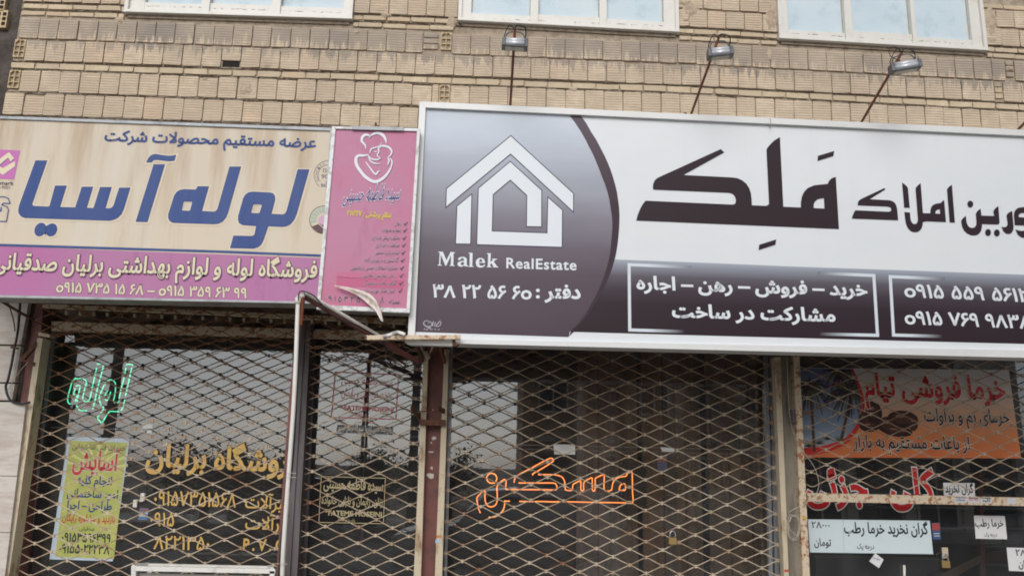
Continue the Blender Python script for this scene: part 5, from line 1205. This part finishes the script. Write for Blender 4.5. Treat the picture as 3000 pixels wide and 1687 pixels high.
# ================================================================== lettering and papers on the shop glass
def sheet_thing(nm, lab, cat, quad, Y, th, mt, group=None):
    e = empty(nm, P(*quad[3], Y), lab, cat, group)
    MB().prism(quad, Y-th, Y).build('sheet', mt, e)
    return e, Sheet(Y-th-.0004, e, quad)
GOLD = mat('gold_vinyl', lin((226, 186, 104)), .5, noise=[(4, lin((206, 160, 84)), .45, .7)]); GSH = mat('dark_vinyl_edge', (.015, .013, .012), .6)
e = empty('window_lettering', P(430, 1365, WY-.004), 'gold Persian shop name and phone numbers stuck on the left shop glass', 'window lettering')
sh = Sheet(WY-.006, e)
txt(sh, 'فروشگاه برلیان', (428, 1364), (880, 1382), 92, GOLD, lift=2, off=.03, outline=.022, oc=GSH, shadow=(GSH, (3, 2)))
txt(sh, '۰۹۱۵۷۳۵۱۵۶۸', (450, 1479), (690, 1485), 62, GOLD, lift=2, off=.012, outline=.012, oc=GSH, raw=True)
txt(sh, '۰۹۱۵', (438, 1539), (508, 1541), 58, GOLD, lift=2, off=.012, outline=.012, oc=GSH, raw=True)
txt(sh, '۸۲۲۱۳۵۰', (450, 1607), (612, 1611), 58, GOLD, lift=2, off=.012, outline=.012, oc=GSH, raw=True)
txt(sh, 'شیرآلات', (718, 1486), (862, 1492), 52, GOLD, lift=2, off=.014, outline=.012, oc=GSH)
txt(sh, 'ابزارآلات', (718, 1548), (870, 1552), 52, GOLD, lift=2, off=.014, outline=.012, oc=GSH)
txt(sh, 'P.V.C', (712, 1610), (830, 1613), 48, GOLD, lift=2, off=.03, outline=.012, oc=GSH, raw=True, space=1.5)
# yellow poster
PQ = [(200, 1278), (380, 1285), (330, 1643), (145, 1637)]
e, sh = sheet_thing('poster', 'yellow-green poster with red and blue Persian lettering in the left shop window', 'poster', PQ, WY-.004, .002, mat('poster_pale_border', lin((196, 212, 226)), .4))
sh.poly([(205, 1290), (372, 1296), (334, 1636), (161, 1630)], 'printed_area', mat('poster_yellow', lin((196, 196, 112)), .4, noise=[((5, 5, 5), lin((176, 184, 96)), .4, .6), (12, lin((208, 208, 144)), .58, .7)]), 1)
for k in range(9):       # pale rays of the printed burst
    a = math.radians(-80+k*20); c0 = (285, 1370); sh.poly([c0, (c0[0]+90*math.sin(a), c0[1]-70*math.cos(a)), (c0[0]+90*math.sin(a+.12), c0[1]-70*math.cos(a+.12))], 'printed_ray', mat('poster_ray', lin((212, 212, 140)), .4) if k == 0 else bpy.data.materials['poster_ray'], 1.6)
RD = mat('poster_red', lin((204, 60, 66)), .4); BL_ = mat('poster_blue', lin((46, 66, 138)), .4); BK = mat('poster_black', lin((44, 50, 66)), .4); WH = mat('poster_white', (.75, .76, .72), .4)
txt(sh, 'خدمات فنی ساختمانی', (212, 1313), (366, 1320), 24, BK, lift=3)
txt(sh, 'آسایش', (212, 1372), (344, 1378), 74, RD, lift=3, off=.03, outline=.02, oc=WH)
txt(sh, 'انجام کلیه', (224, 1415), (326, 1420), 34, BL_, lift=3, off=.02)
txt(sh, 'امور ساختمانی', (196, 1454), (344, 1459), 34, BL_, lift=3, off=.02)
txt(sh, 'طراحی – اجرا', (196, 1489), (326, 1493), 34, BL_, lift=3, off=.02)
txt(sh, 'بازدید و مشاوره رایگان', (182, 1524), (336, 1529), 30, RD, lift=3, off=.02)
txt(sh, 'صدقیانی', (232, 1552), (276, 1553), 17, BK, lift=3)
txt(sh, '۰۹۱۵۳۵۹۶۳۹۹', (180, 1585), (322, 1589), 38, BK, lift=3, off=.02, raw=True)
txt(sh, '۰۹۱۵۵۰۲۲۲۳۸', (172, 1618), (319, 1622), 38, BK, lift=3, off=.02, raw=True)
# bits of paper and brackets on the first glass
e, sh = sheet_thing('paper_scrap', 'torn white paper scrap on the left glass under the hanging lamps', 'paper', [(419, 1240), (448, 1242), (447, 1256), (418, 1254)], WY-.004, .001, WH)
e, sh = sheet_thing('paper_scrap', 'small white paper scrap under the torn one on the left glass', 'paper', [(432, 1260), (446, 1260), (444, 1268), (430, 1267)], WY-.004, .001, WH)
e, sh = sheet_thing('door_label', 'blue and white label beside the gold phone number', 'label', [(410, 1487), (436, 1488), (432, 1523), (404, 1522)], WY-.004, .001, mat('label_blue', lin((96, 122, 158)), .4))
sh.stroke([(408, 1502), (433, 1503)], 2, 'label_print', WH); sh.stroke([(407, 1510), (432, 1511)], 2, 'label_print', WH); sh.poly([(412, 1489), (434, 1490), (433, 1497), (411, 1496)], 'label_print', mat('label_red', lin((150, 92, 92)), .4), 1)
e = empty('door_lock', P(400, 1470, WY), 'white door handle and lock on the left glass', 'door lock')
MB().prism([(412, 1443), (424, 1445), (420, 1468), (408, 1470)], WY-.05, WY-.01).build('handle', M['pvc'], e, bevel=.004); MB().prism([(390, 1463), (402, 1463), (400, 1486), (388, 1485)], WY-.03, WY-.01).build('lock_case', M['pvc'], e, bevel=.003)
# black plaque with gold border
BQ = [(938, 1392), (1132, 1397), (1126, 1537), (931, 1532)]
e, sh = sheet_thing('plaque', 'black clinic plaque with a gold border in the narrow window', 'plaque', BQ, WY-.006, .006, mat('plaque_black', (.012, .011, .013), .6, spec=.15))
GLD = mat('plaque_gold', lin((196, 182, 138)), .4)
sh.stroke([(941, 1395), (1129, 1400), (1123, 1533), (934, 1529)], 2, 'border', GLD, 1, closed=True)
txt(sh, 'سیده فاطمه حسینی', (948, 1428), (1122, 1437), 44, GLD, lift=2, off=.02)
txt(sh, 'زنان، زایمان و نازایی خانواده', (942, 1474), (1120, 1480), 32, GLD, lift=2, off=.015)
txt(sh, 'FATEME HOSEINI', (962, 1508), (1118, 1513), 20, GLD, lift=2, off=.03, raw=True)
txt(sh, 'نظام پزشکی ۳۸۴۴۷', (990, 1526), (1040, 1528), 13, GLD, lift=2)
# red outlined sticker high on the same glass, and the calligraphy band under it
RS = mat('faded_red_vinyl', lin((190, 88, 96)), .5)
e = empty('window_sticker', P(983, 1222, WY-.006), 'faded red outlined clinic lettering high on the narrow window', 'window sticker')
sh = Sheet(WY-.006, e)
sh.stroke([(982, 1089), (1168, 1097), (1159, 1227), (971, 1222)], 3, 'border', RS, 1, closed=True)
txt(sh, 'سیده فاطمه حسینی', (1000, 1122), (1150, 1130), 34, RS, lift=1); txt(sh, 'متخصص زنان و زایمان', (1000, 1160), (1148, 1166), 34, RS, lift=1)
txt(sh, 'FATEME HOSEINI', (1008, 1200), (1152, 1206), 19, RS, lift=1, off=.03, raw=True); txt(sh, 'VAFRI', (1030, 1217), (1070, 1219), 10, RS, lift=1, raw=True)
e, sh = sheet_thing('calligraphy_strip', 'dark strip of curling white calligraphy under the red sticker', 'sticker', [(988, 1243), (1152, 1250), (1150, 1273), (985, 1266)], WY-.005, .001, mat('strip_dark', lin((70, 70, 74)), .4))
for k, (t, x0_, x1_) in enumerate((('بسم الله الرحمن الرحیم', 992, 1064), ('وان یکاد الذین کفروا', 1070, 1146))): txt(sh, t, (x0_, 1259+k*3), (x1_, 1262+k*3), 26, WH, lift=1.5)
# papers on the estate agency glass
e, sh = sheet_thing('paper_sheet', 'creased white paper taped above the orange neon', 'paper', [(1621, 1301), (1685, 1302), (1685, 1331), (1624, 1330)], WY-.004, .001, WH)
e, sh = sheet_thing('paper_sheet', 'small white card on the estate agency glass at the right', 'paper', [(1935, 1309), (1976, 1311), (1975, 1323), (1940, 1322)], WY-.004, .001, WH)
e, sh = sheet_thing('door_label', 'faded red and blue label below the small white card', 'label', [(1925, 1332), (1955, 1332), (1954, 1382), (1926, 1382)], WY-.004, .001, mat('label_faded', lin((84, 84, 104)), .4))
sh.poly([(1929, 1334), (1951, 1334), (1951, 1352), (1929, 1352)], 'label_print', mat('label_brownred', lin((132, 84, 76)), .4), 1)

# ---- date shop banner
DQ = [(2338, 1077), (2955, 1083), (2992, 1342), (2352, 1339)]
e, sh = sheet_thing('shop_banner', 'orange date-shop banner with palm trees and dark dates', 'banner', DQ, WY-.006, .003, WH)
ban = ramp_print('banner_orange', [(0, (232, 132, 84)), (.25, (234, 148, 98)), (.5, (230, 184, 152)), (.72, (220, 204, 194)), (1, (212, 208, 206))])
sh.poly(DQ, 'printed_area', ban, 1, uv=True)
arcp = [(2497, 1080), (2508, 1105), (2519, 1135), (2526, 1160), (2529, 1185), (2527, 1212), (2518, 1240), (2503, 1264), (2484, 1286), (2460, 1300), (2427, 1312), (2395, 1319), (2352, 1323)]
sh.poly([(2338, 1078)]+arcp, 'photo_sky', ramp_print('photo_sky', [(0, (188, 198, 206)), (.3, (146, 164, 188)), (1, (104, 112, 150))]), 2, uv=True)
sh.stroke(arcp+[(2340, 1324)], [5, 7, 8, 9, 9, 10, 11, 13, 15, 18, 21, 22, 22, 22], 'red_swoosh', mat('banner_red', lin((214, 58, 54)), .4), 3)
DKP = mat('palm_print_dark', lin((58, 46, 58)), .5); GNP = mat('palm_print_green', lin((96, 98, 64)), .5); BRP = mat('palm_print_brown', lin((92, 64, 50)), .5)
rn = random.Random(11)
for cx, cy, R1, nfr, bx_, by_ in ((2369, 1140, 68, 54, 2384, 1322), (2490, 1150, 84, 70, 2462, 1290), (2462, 1095, 60, 34, 2462, 1110)):
    sh.stroke([(cx+4, cy), ((cx+bx_)/2+4, (cy+by_)/2), (bx_+2, by_)], [7, 8, 9], 'palm_trunk', BRP, 4)
    for k in range(nfr):
        a = math.radians(-200+k*(230/nfr)*1.6+rn.uniform(-6, 6)); r = R1*rn.uniform(.6, 1)
        ex, ey = cx+math.cos(a)*r, cy+math.sin(a)*r*.8; dr = rn.uniform(8, 34)
        pts = [(cx, cy), ((cx+ex)/2, (cy+ey)/2-6), (ex, ey+dr)]
        pts = [p for p in smooth_curve(pts, 4)]
        pts = [p for p in pts if p[1] > 1082 and p[0] > 2341 and p[0] < np.interp(p[1], [q[1] for q in arcp], [q[0] for q in arcp])-2]
        if len(pts) > 2: sh.stroke(pts, [5.2-3.6*i/len(pts) for i in range(len(pts))], 'palm_frond', DKP if rn.random() < .72 else GNP, 4.4+rn.random()*.3)
for cx, cy in ((2424, 1287), (2400, 1300), (2455, 1292), (2370, 1308)):
    for k in range(9):
        a = math.radians(-170+k*20); sh.stroke([(cx, cy), (cx+math.cos(a)*18, cy+math.sin(a)*17)], [3, 1], 'palm_frond', GNP, 4.8)
DT = [mat('date_print_%s' % n_, lin(c_), .3) for n_, c_ in (('dark', (62, 44, 44)), ('brown', (92, 58, 50)), ('sheen', (158, 128, 120)))]
for cx, cy, rx, ry, ro_ in ((2548, 1248, 30, 16, 0), (2560, 1208, 24, 34, -.2), (2532, 1228, 18, 22, .2), (2645, 1228, 46, 26, .1), (2600, 1244, 30, 24, .1), (2628, 1262, 46, 16, .12), (2676, 1240, 14, 22, 0)):
    sh.poly(ell(cx, cy, rx, ry, 18, ro_), 'printed_date', DT[0] if rx > 20 else DT[1], 5+rn.random()*.5); sh.poly(ell(cx-2, cy-3, rx*.7, ry*.6, 14, ro_), 'printed_date', DT[1], 5.7+rn.random()*.2); sh.poly(ell(cx-rx*.2, cy-ry*.35, rx*.28, ry*.14, 10, ro_), 'date_sheen', DT[2], 6.2)
BR_ = mat('banner_letters_red', lin((206, 44, 46)), .4); BN = mat('banner_letters_navy', lin((36, 34, 50)), .4)
txt(sh, 'خرما فروشی تیام', (2536, 1158), (2946, 1168), 92, BR_, lift=7, off=.034, outline=.028, oc=WH)
txt(sh, 'خرمای بم و براوات', (2709, 1232), (2958, 1238), 52, BN, lift=7, off=.016, outline=.03, oc=WH)
txt(sh, 'از باغات مستقیم به بازار', (2500, 1309), (2842, 1316), 52, BN, lift=7, off=.016, outline=.03, oc=WH)
e = empty('window_lettering', P(2380, 1470, WY-.006), 'big red white-edged words wholesale and retail behind the rusty bar', 'window lettering')
sh = Sheet(WY-.006, e)
txt(sh, 'جزئی', (2366, 1460), (2541, 1463), 116, BR_, lift=2, off=.034, outline=.03, oc=WH)
txt(sh, 'کلی', (2612, 1462), (2738, 1466), 128, BR_, lift=2, off=.034, outline=.03, oc=WH)
PB = mat('notice_pale_blue', (.70, .80, .83), .5, noise=[((3, 3, 3), (.64, .75, .79), .45, .7)]); PW2 = mat('notice_white', (.80, .79, .79), .5); PI = mat('notice_ink', (.03, .03, .035), .5)
e, sh = sheet_thing('price_notice', 'large pale blue price notice below the rusty gate bar', 'notice', [(2367, 1520), (2724, 1524), (2734, 1622), (2373, 1617)], WY-.008, .001, PB, 'price notices on the date shop glass')
txt(sh, '۲۸۰۰۰', (2379, 1545), (2431, 1547), 27, PI, lift=1, off=.012, raw=True); txt(sh, 'تومان', (2386, 1597), (2435, 1598), 30, PI, lift=1, off=.02)
txt(sh, 'گران نخرید خرما رطب', (2474, 1560), (2719, 1563), 44, PI, lift=1, off=.024); txt(sh, 'درجه یک', (2512, 1606), (2561, 1607), 22, PI, lift=1, off=.01)
sh.stroke([(2470, 1522), (2473, 1618)], 1.2, 'fold', mat('notice_fold', (.46, .54, .58), .5), 1)
e, sh = sheet_thing('price_notice', 'small white notice right of the large pale blue one', 'notice', [(2853, 1509), (2944, 1510.5), (2950.6, 1578.5), (2858.6, 1576.6)], WY-.008, .001, PW2, 'price notices on the date shop glass')
txt(sh, 'خرما رطب', (2858, 1541), (2940, 1541), 30, PI, lift=1, off=.024); txt(sh, 'درجه یک', (2885, 1570), (2921, 1570), 16, PI, lift=1, off=.01)
e, sh = sheet_thing('price_notice', 'white price notice cut by the right edge of the photograph', 'notice', [(2949, 1602.6), (3085, 1606), (3094, 1676), (2956, 1671)], WY-.008, .001, PW2, 'price notices on the date shop glass')
txt(sh, '۲۸۰۰۰', (2977, 1626), (3030, 1628), 27, PI, lift=1, off=.014, raw=True); txt(sh, 'تومان', (2985, 1660), (3032, 1662), 28, PI, lift=1, off=.02)
e, sh = sheet_thing('price_notice', 'white notice half behind the gate, above the stickered end of the bar', 'notice', [(2763, 1413), (2855, 1414), (2857, 1456), (2766, 1453)], WY-.008, .001, PW2, 'price notices on the date shop glass')
txt(sh, 'گران نخرید', (2770, 1441), (2852, 1442), 34, PI, lift=1, off=.024)
e, sh = sheet_thing('note_card', 'small white card stuck on its corner below the pale blue notice', 'card', [(2564, 1619), (2589, 1638), (2575, 1663), (2547, 1643)], WY-.008, .001, PW2)
txt(sh, 'طعم برتر', (2556, 1633), (2578, 1641), 11, BL_, lift=1)
e, sh = sheet_thing('door_label', 'red and blue pull label beside the pale blue notice', 'label', [(2729, 1530), (2753, 1530), (2757, 1580), (2733, 1579)], WY-.008, .001, mat('label_blue2', lin((70, 92, 132)), .4))
sh.poly([(2731, 1532), (2752, 1532), (2753, 1552), (2732, 1552)], 'label_print', mat('label_red2', lin((176, 76, 74)), .4), 1); sh.stroke([(2735, 1562), (2752, 1562)], 2, 'label_print', WH, 1); sh.stroke([(2736, 1569), (2753, 1569)], 2, 'label_print', WH, 1)
# stickers on the bottom bar
for k, (a, b_, t) in enumerate(((2797, 2832, 'خدمات'), (2836, 2870, '۲۲۰۹۹'), (2874, 2906, 'کلید'), (2950, 2976, None))):
    y = 1455+(a-2797)*.022; o = MB().prism([(a, y), (b_, y+.7), (b_, y+17), (a, y+16)], GY-.0415, GY-.0405).build('sticker', mat('bar_sticker_%d' % k, (.62, .62, .64), .5), g4)
    if t: s_ = Sheet(GY-.0418, g4); s_.stroke([(a+1, y+1.5), (b_-1, y+2)], 2, 'sticker_print', PI, 1); txt(s_, t, (a+4, y+11), (b_-4, y+11.5), 12, [BL_, RS, PI][k], lift=1, off=.02, raw=(k == 1))
for (a, b_, y, c_) in ((2350, 2362, 1513, (214, 170, 70)), (2298, 2312, 1667, (190, 84, 72))):
    MB().prism([(a, y), (b_, y), (b_, y+7), (a, y+7)], .917, .9195).build('tape', mat('tape_%d' % a, lin(c_), .5), bld)

# ---- padlocks
def padlock(px, py, w, Y, lab):
    c = PV(px, py, Y); s = w/297.0; e = empty('padlock', c, lab, 'padlock')
    MB().box((c.x-s/2, c.y-.012, c.z-s*.42), (c.x+s/2, c.y+.012, c.z+s*.42)).build('lock_body', mat('brass', lin((176, 148, 96)), .35, metal=.4), e, bevel=.004)
    pts = [(c.x-s*.32, c.y, c.z+s*.40), (c.x-s*.34, c.y, c.z+s*.85), (c.x-s*.2, c.y, c.z+s*1.12), (c.x, c.y, c.z+s*1.2), (c.x+s*.2, c.y, c.z+s*1.12), (c.x+s*.34, c.y, c.z+s*.85), (c.x+s*.32, c.y, c.z+s*.40)]
    MB().tube(smooth_curve(pts, 4), s*.085, 7).build('shackle', mat('steel_shackle', (.55, .55, .56), .25, metal=.8), e, smooth=True)
padlock(1971, 1584, 24, GY-.03, 'brass padlock hanging in the wide middle gate')
padlock(2771, 1652, 25, WY-.05, 'brass padlock on the date shop door')
MB().prism([(2760, 1603), (2777, 1603), (2779, 1634), (2762, 1634)], WY-.02, WY-.008).build('lock_plate', M['beige'], bld)
MB().tube([P(2649, 1654, WY-.03), P(2650, 1720, WY-.03)], .013, 10).build('door_handle', M['pvc'], bld, smooth=True)
# white painted steel frame at the bottom left
wf = empty('white_steel_frame', P(600, 1690, .6), 'chipped white painted steel frame standing before the first gate', 'frame')
cw = mat('chipped_white_steel', lin((226, 224, 218)), .5, noise=[(9, lin((196, 190, 180)), .5, .7), (26, lin((138, 92, 64)), .70, .76)])
MB().prism([(384, 1657), (806, 1666), (806, 1680), (384, 1671)], .60, .64).build('front_rail', cw, wf, bevel=.003)
MB().prism([(430, 1650), (790, 1658), (790, 1664), (430, 1656)], .78, .82).build('rear_rail', cw, wf)
for x in (384, 790): MB().prism([(x, 1672), (x+14, 1672), (x+12, 1800), (x-2, 1800)], .60, .64).build('leg', cw, wf)
MB().prism([(432, 1657), (444, 1657), (442, 1800), (430, 1800)], .78, .82).build('leg', cw, wf)
MB().bar(PV(390, 1658, .62), PV(434, 1652, .80), .03, .03).bar(PV(797, 1666, .62), PV(786, 1660, .80), .03, .03).build('side_rail', cw, wf)
MB().prism([(400, 1677), (790, 1686), (790, 1800), (398, 1800)], .66, .67).build('panel', mat('frame_panel_grey', lin((150, 146, 138)), .6), wf)

# ---- inside the left shop: two hanging lamps and a camera-like box
for x, y0, y1, s, lab in ((648, 1080, 1194, 1.0, 'black pendant lamp hanging nearer the middle of the left shop'), (755.5, 1100, 1237, .9, 'black pendant lamp hanging at the right of the left shop')):
    Yp = WY+.9; c = PV(x, y1, Yp); e = empty('pendant_lamp', c, lab, 'lamp')
    MB().tube([c+Vector((0, 0, .03*s)), Vector((c.x, c.y, SOFZ-.01))], .0025, 5).build('cord', M['black_cable'], e)
    r = .024*s; MB().tube([c+Vector((0, 0, q)) for q in (-.035*s, -.034*s, .015*s, .032*s, .04*s)], [r*.96, r, r, r*.75, r*.2], 14).build('lamp_shade', M['black_cable'], e, smooth=True)
# counter and shelves of the date shop
sf = empty('shop_shelves', P(2900, 1600, 2.6), 'dark shelving with trays inside the date shop', 'shelves')
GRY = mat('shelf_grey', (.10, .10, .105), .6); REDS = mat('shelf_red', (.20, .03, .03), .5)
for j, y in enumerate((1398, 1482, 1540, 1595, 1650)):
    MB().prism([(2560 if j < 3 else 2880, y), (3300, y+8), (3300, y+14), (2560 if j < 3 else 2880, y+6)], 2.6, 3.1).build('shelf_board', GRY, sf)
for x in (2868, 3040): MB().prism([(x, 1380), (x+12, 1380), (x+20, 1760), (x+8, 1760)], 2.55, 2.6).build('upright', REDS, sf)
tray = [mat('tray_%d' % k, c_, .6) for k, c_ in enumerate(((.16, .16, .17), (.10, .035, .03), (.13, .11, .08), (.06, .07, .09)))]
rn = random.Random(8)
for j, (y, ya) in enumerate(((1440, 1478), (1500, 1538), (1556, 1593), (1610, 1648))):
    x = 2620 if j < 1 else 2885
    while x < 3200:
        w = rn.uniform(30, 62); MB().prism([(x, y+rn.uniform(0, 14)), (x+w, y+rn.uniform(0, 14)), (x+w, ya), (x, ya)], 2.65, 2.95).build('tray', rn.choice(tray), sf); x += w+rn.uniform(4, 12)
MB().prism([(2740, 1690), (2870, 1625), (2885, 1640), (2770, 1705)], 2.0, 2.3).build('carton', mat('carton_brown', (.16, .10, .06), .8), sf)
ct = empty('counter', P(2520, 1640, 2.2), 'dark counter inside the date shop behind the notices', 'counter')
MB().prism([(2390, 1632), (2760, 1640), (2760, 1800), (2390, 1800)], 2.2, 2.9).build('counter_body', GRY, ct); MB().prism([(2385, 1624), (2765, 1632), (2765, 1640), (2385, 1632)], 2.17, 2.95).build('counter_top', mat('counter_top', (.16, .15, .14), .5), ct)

# ================================================================== the other side of the street (visible mirrored in the shop glass)
BRK_O = mat('opposite_brick', lin((204, 174, 144)), .9, noise=[((1.5, 1.5, .6), lin((172, 142, 116)), .4, .65), ((2, 2, 22), lin((160, 130, 106)), .5, .6)])
STN_O = mat('opposite_stone', lin((214, 204, 190)), .85, noise=[(1, lin((190, 180, 166)), .4, .7)])
WIN_O = mat('opposite_window_glass', (.05, .06, .07), .15)
def opp(x0, x1, h, y0, mt, lab, floors, bays, cols=None):
    e = empty('opposite_building', ((x0+x1)/2, y0, GZ), lab, 'building', 'buildings across the street')
    MB().box((x0, y0-10, GZ), (x1, y0, GZ+h)).build('wall', mt, e)
    MB().box((x0-.2, y0-10.2, GZ+h), (x1+.2, y0+.25, GZ+h+.35)).build('parapet', STN_O, e)
    fh = h/floors; bw = (x1-x0)/bays
    for i in range(floors):
        for j in range(bays):
            cx = x0+(j+.5)*bw; z0 = GZ+i*fh+(.9 if i else .2); z1 = GZ+(i+1)*fh-.55; w = bw*(.30 if i else .36)
            f_ = MB().box((cx-w, y0+.0, z0), (cx-w+.08, y0+.10, z1)).box((cx+w-.08, y0, z0), (cx+w, y0+.10, z1)).box((cx-w+.08, y0, z0), (cx+w-.08, y0+.10, z0+.08)).box((cx-w+.08, y0, z1-.08), (cx+w-.08, y0+.10, z1)).box((cx-.03, y0, z0+.08), (cx+.03, y0+.09, z1-.08)).build('window', M['win_frame'] if (i+j) % 2 else M['lamp_grey'], e)
            p_ = MB().box((cx-w+.08, y0+.004, z0+.08), (cx+w-.08, y0+.03, z1-.08)).build('pane', WIN_O, f_)
        if i: MB().box((x0-.02, y0, GZ+i*fh-.12), (x1+.02, y0+.12, GZ+i*fh+.08)).build('string_course', STN_O, e)
    for j in range(bays+1):
        cx = x0+j*bw; MB().box((cx-.18, y0, GZ), (cx+.18, y0+.16, GZ+h)).build('pilaster', STN_O if j % 2 else mt, e)
    return e
opp(1.55, 9.0, 12.5, -20.0, BRK_O, 'brown brick building across the street, seen reflected in the middle shop glass', 4, 4)
opp(9.2, 20.0, 10.0, -20.5, STN_O, 'pale stone building across the street, seen reflected at the right', 3, 5)
# trees: tapered trunk, limbs and a crown of leaf clumps
LEAF = mat('leaves', (.05, .075, .03), .7, noise=[(3, (.03, .045, .02), .4, .7)]); BARK = mat('bark', (.10, .08, .06), .9)
def tree(x, y, h, r, seed, lab, dens=1500):
    rn = random.Random(seed); e = empty('street_tree', (x, y, GZ), lab, 'tree', 'trees across the street')
    B0 = Vector((x, y, GZ)); mb = MB(); mb.tube([B0, B0+Vector((.05, 0, h*.25)), B0+Vector((-.05, .05, h*.5)), B0+Vector((0, 0, h*.8))], [.16, .13, .09, .03], 7)
    tips = []
    for k in range(9):
        a = rn.uniform(0, 6.28); s = B0+Vector((0, 0, h*rn.uniform(.35, .65))); t = B0+Vector((math.cos(a)*r*.8, math.sin(a)*r*.8, h*rn.uniform(.6, .98))); mb.tube([s, (s+t)/2+Vector((0, 0, .15)), t], [.06, .04, .012], 5); tips.append(t)
        for q in range(5):
            t2 = t+Vector((rn.uniform(-.5, .5), rn.uniform(-.5, .5), rn.uniform(-.1, .6))); mb.tube([(s+t)/2, t, t2], [.02, .012, .004], 4)
    mb.build('trunk', BARK, e, smooth=True)
    v = []; f = []
    for k in range(dens):
        c = rn.choice(tips); p = c+Vector((rn.gauss(0, r*.30), rn.gauss(0, r*.30), rn.gauss(-.1, r*.28)))
        d = [Vector((rn.uniform(-1, 1), rn.uniform(-1, 1), rn.uniform(-1, 1))).normalized()*rn.uniform(.05, .12) for _ in range(3)]
        i = len(v); v += [p+d[0], p+d[1], p+d[2]]; f.append((i, i+1, i+2))
    mk('crown', v, f, LEAF, e)
tree(-6.2, -13.8, 2.0, .95, 1, 'bushy green tree across the street, reflected behind the gold lettering', 3200)
tree(-9.0, -17.5, 2.2, 1.2, 2, 'low green tree across the street, reflected at the left', 2600)
tree(-3.4, -18.5, 2.2, 1.0, 3, 'small green tree across the street, reflected near the dark posts', 2000)
tree(-1.2, -19.0, 2.6, .9, 4, 'thin tree beside the brown building, reflected in the narrow window', 1200)
tree(5.5, -17.8, 2.6, 1.2, 6, 'small street tree before the brown building', 1500)
pl = empty('utility_pole', (-1.9, -12.5, GZ), 'grey utility pole with crossarms across the street', 'utility pole')
MB().tube([(-1.9, -12.5, GZ), (-1.9, -12.5, 7.8)], [.13, .09], 8).build('pole', M['galv_dark'], pl, smooth=True)
for z in (6.2, 6.9, 7.5): MB().box((-2.7, -12.55, z), (-1.1, -12.45, z+.08)).build('crossarm', M['rust'], pl)
MB().box((-2.25, -12.9, 5.0), (-1.75, -12.5, 5.5)).build('junction_box', M['lamp_grey'], pl)
pl2 = empty('utility_pole', (-9.6, -11.5, GZ), 'pole crowded with boxes and wires, reflected at the far left', 'utility pole')
MB().tube([(-9.6, -11.5, GZ), (-9.6, -11.5, 8.2)], [.16, .11], 8).build('pole', M['galv_dark'], pl2, smooth=True)
for z in (5.6, 6.4, 7.2, 7.8): MB().box((-10.5, -11.55, z), (-8.7, -11.45, z+.10)).build('crossarm', M['rust'], pl2)
for x, z in ((-9.3, 4.6), (-9.9, 5.2), (-9.1, 6.0)): MB().box((x-.25, -11.6, z), (x+.25, -11.2, z+.45)).build('junction_box', M['lamp_grey'], pl2)
for k, (z0_, z1_) in enumerate(((7.5, 7.8), (6.9, 7.2), (6.2, 6.4), (5.8, 5.6))):
    cable('overhead_wire', [(-9.6, -11.5, z1_), (-7, -11.9, (z0_+z1_)/2-.35), (-4, -12.3, (z0_+z1_)/2-.35), (-1.9, -12.5, z0_)], .014, M['black_cable'], ['topmost', 'second', 'third', 'lowest'][k]+' overhead wire sagging between the two utility poles', 'wire', group='overhead wires over the street')
# parked estate vehicle, reflected low in the middle window
def car(x, y, col, lab, L_=4.4, H_=1.62):
    e = empty('parked_car', (x, y, GZ), lab, 'car', 'cars parked across the street'); paint = mat('car_paint', col, .25, spec=.7); gl = mat('car_glass', (.02, .022, .025), .08)
    prof = [(-L_/2, .45), (-L_/2+.05, .85), (-L_/2+.55, 1.0), (-L_/2+1.15, 1.05), (-L_/2+1.75, H_-.05), (-L_/2+2.3, H_), (L_/2-.65, H_-.02), (L_/2-.12, 1.08), (L_/2-.02, .8), (L_/2, .42), (L_/2-.1, .3), (-L_/2+.1, .3)]
    pa = [Vector((p[0], p[1], 0)) for p in prof]; tr = tessellate_polygon([pa]); n = len(prof)
    v = [(x+p[0], y-.85+(.12 if p[1] > 1.1 else 0), GZ+p[1]) for p in prof]+[(x+p[0], y+.85-(.12 if p[1] > 1.1 else 0), GZ+p[1]) for p in prof]
    f = [tuple(t) for t in tr]+[tuple(n+i for i in reversed(t)) for t in tr]+[(i, (i+1) % n, n+(i+1) % n, n+i) for i in range(n)]
    mb = MB(); mb.add(v, f); mb.build('body', paint, e, bevel=.02)
    for s in (-1, 1):
        yy = y+s*.80; 
        for a, b in ((-L_/2+1.35, -L_/2+2.35), (-L_/2+2.45, L_/2-.95)):
            MB().add([(x+a, yy+s*.02, GZ+1.08), (x+b, yy+s*.02, GZ+1.08), (x+b-(.1 if b > 1 else 0), yy-s*.045, GZ+H_-.14), (x+a+(.42 if a < -.5 else .02), yy-s*.045, GZ+H_-.14)], [(0, 1, 2, 3)]).build('side_window', gl, e)
    for wx_ in (-L_/2+.85, L_/2-.85):
        for s in (-1, 1):
            w_ = MB().tube([(x+wx_, y+s*.70, GZ+.32), (x+wx_, y+s*.90, GZ+.32)], .33, 16).build('wheel', M['black_cable'], e, smooth=False)
            MB().tube([(x+wx_, y+s*.901, GZ+.32), (x+wx_, y+s*.906, GZ+.32)], .19, 12).build('rim', M['galv'], w_)
    MB().box((x-L_/2-.012, y-.7, GZ+.66), (x-L_/2+.06, y-.4, GZ+.80)).build('headlight', M['lamp_glass'], e); MB().box((x-L_/2-.012, y+.4, GZ+.66), (x-L_/2+.06, y+.7, GZ+.80)).build('headlight', M['lamp_glass'], e)
car(0.6, -6.2, (.62, .63, .64), 'white estate car parked behind the photographer, reflected below the orange neon', 4.5, 1.72)
car(-5.2, -15.6, (.10, .11, .13), 'dark car parked across the street, reflected at the left')
car(7.5, -15.6, (.45, .44, .42), 'grey car parked across the street, reflected at the right')
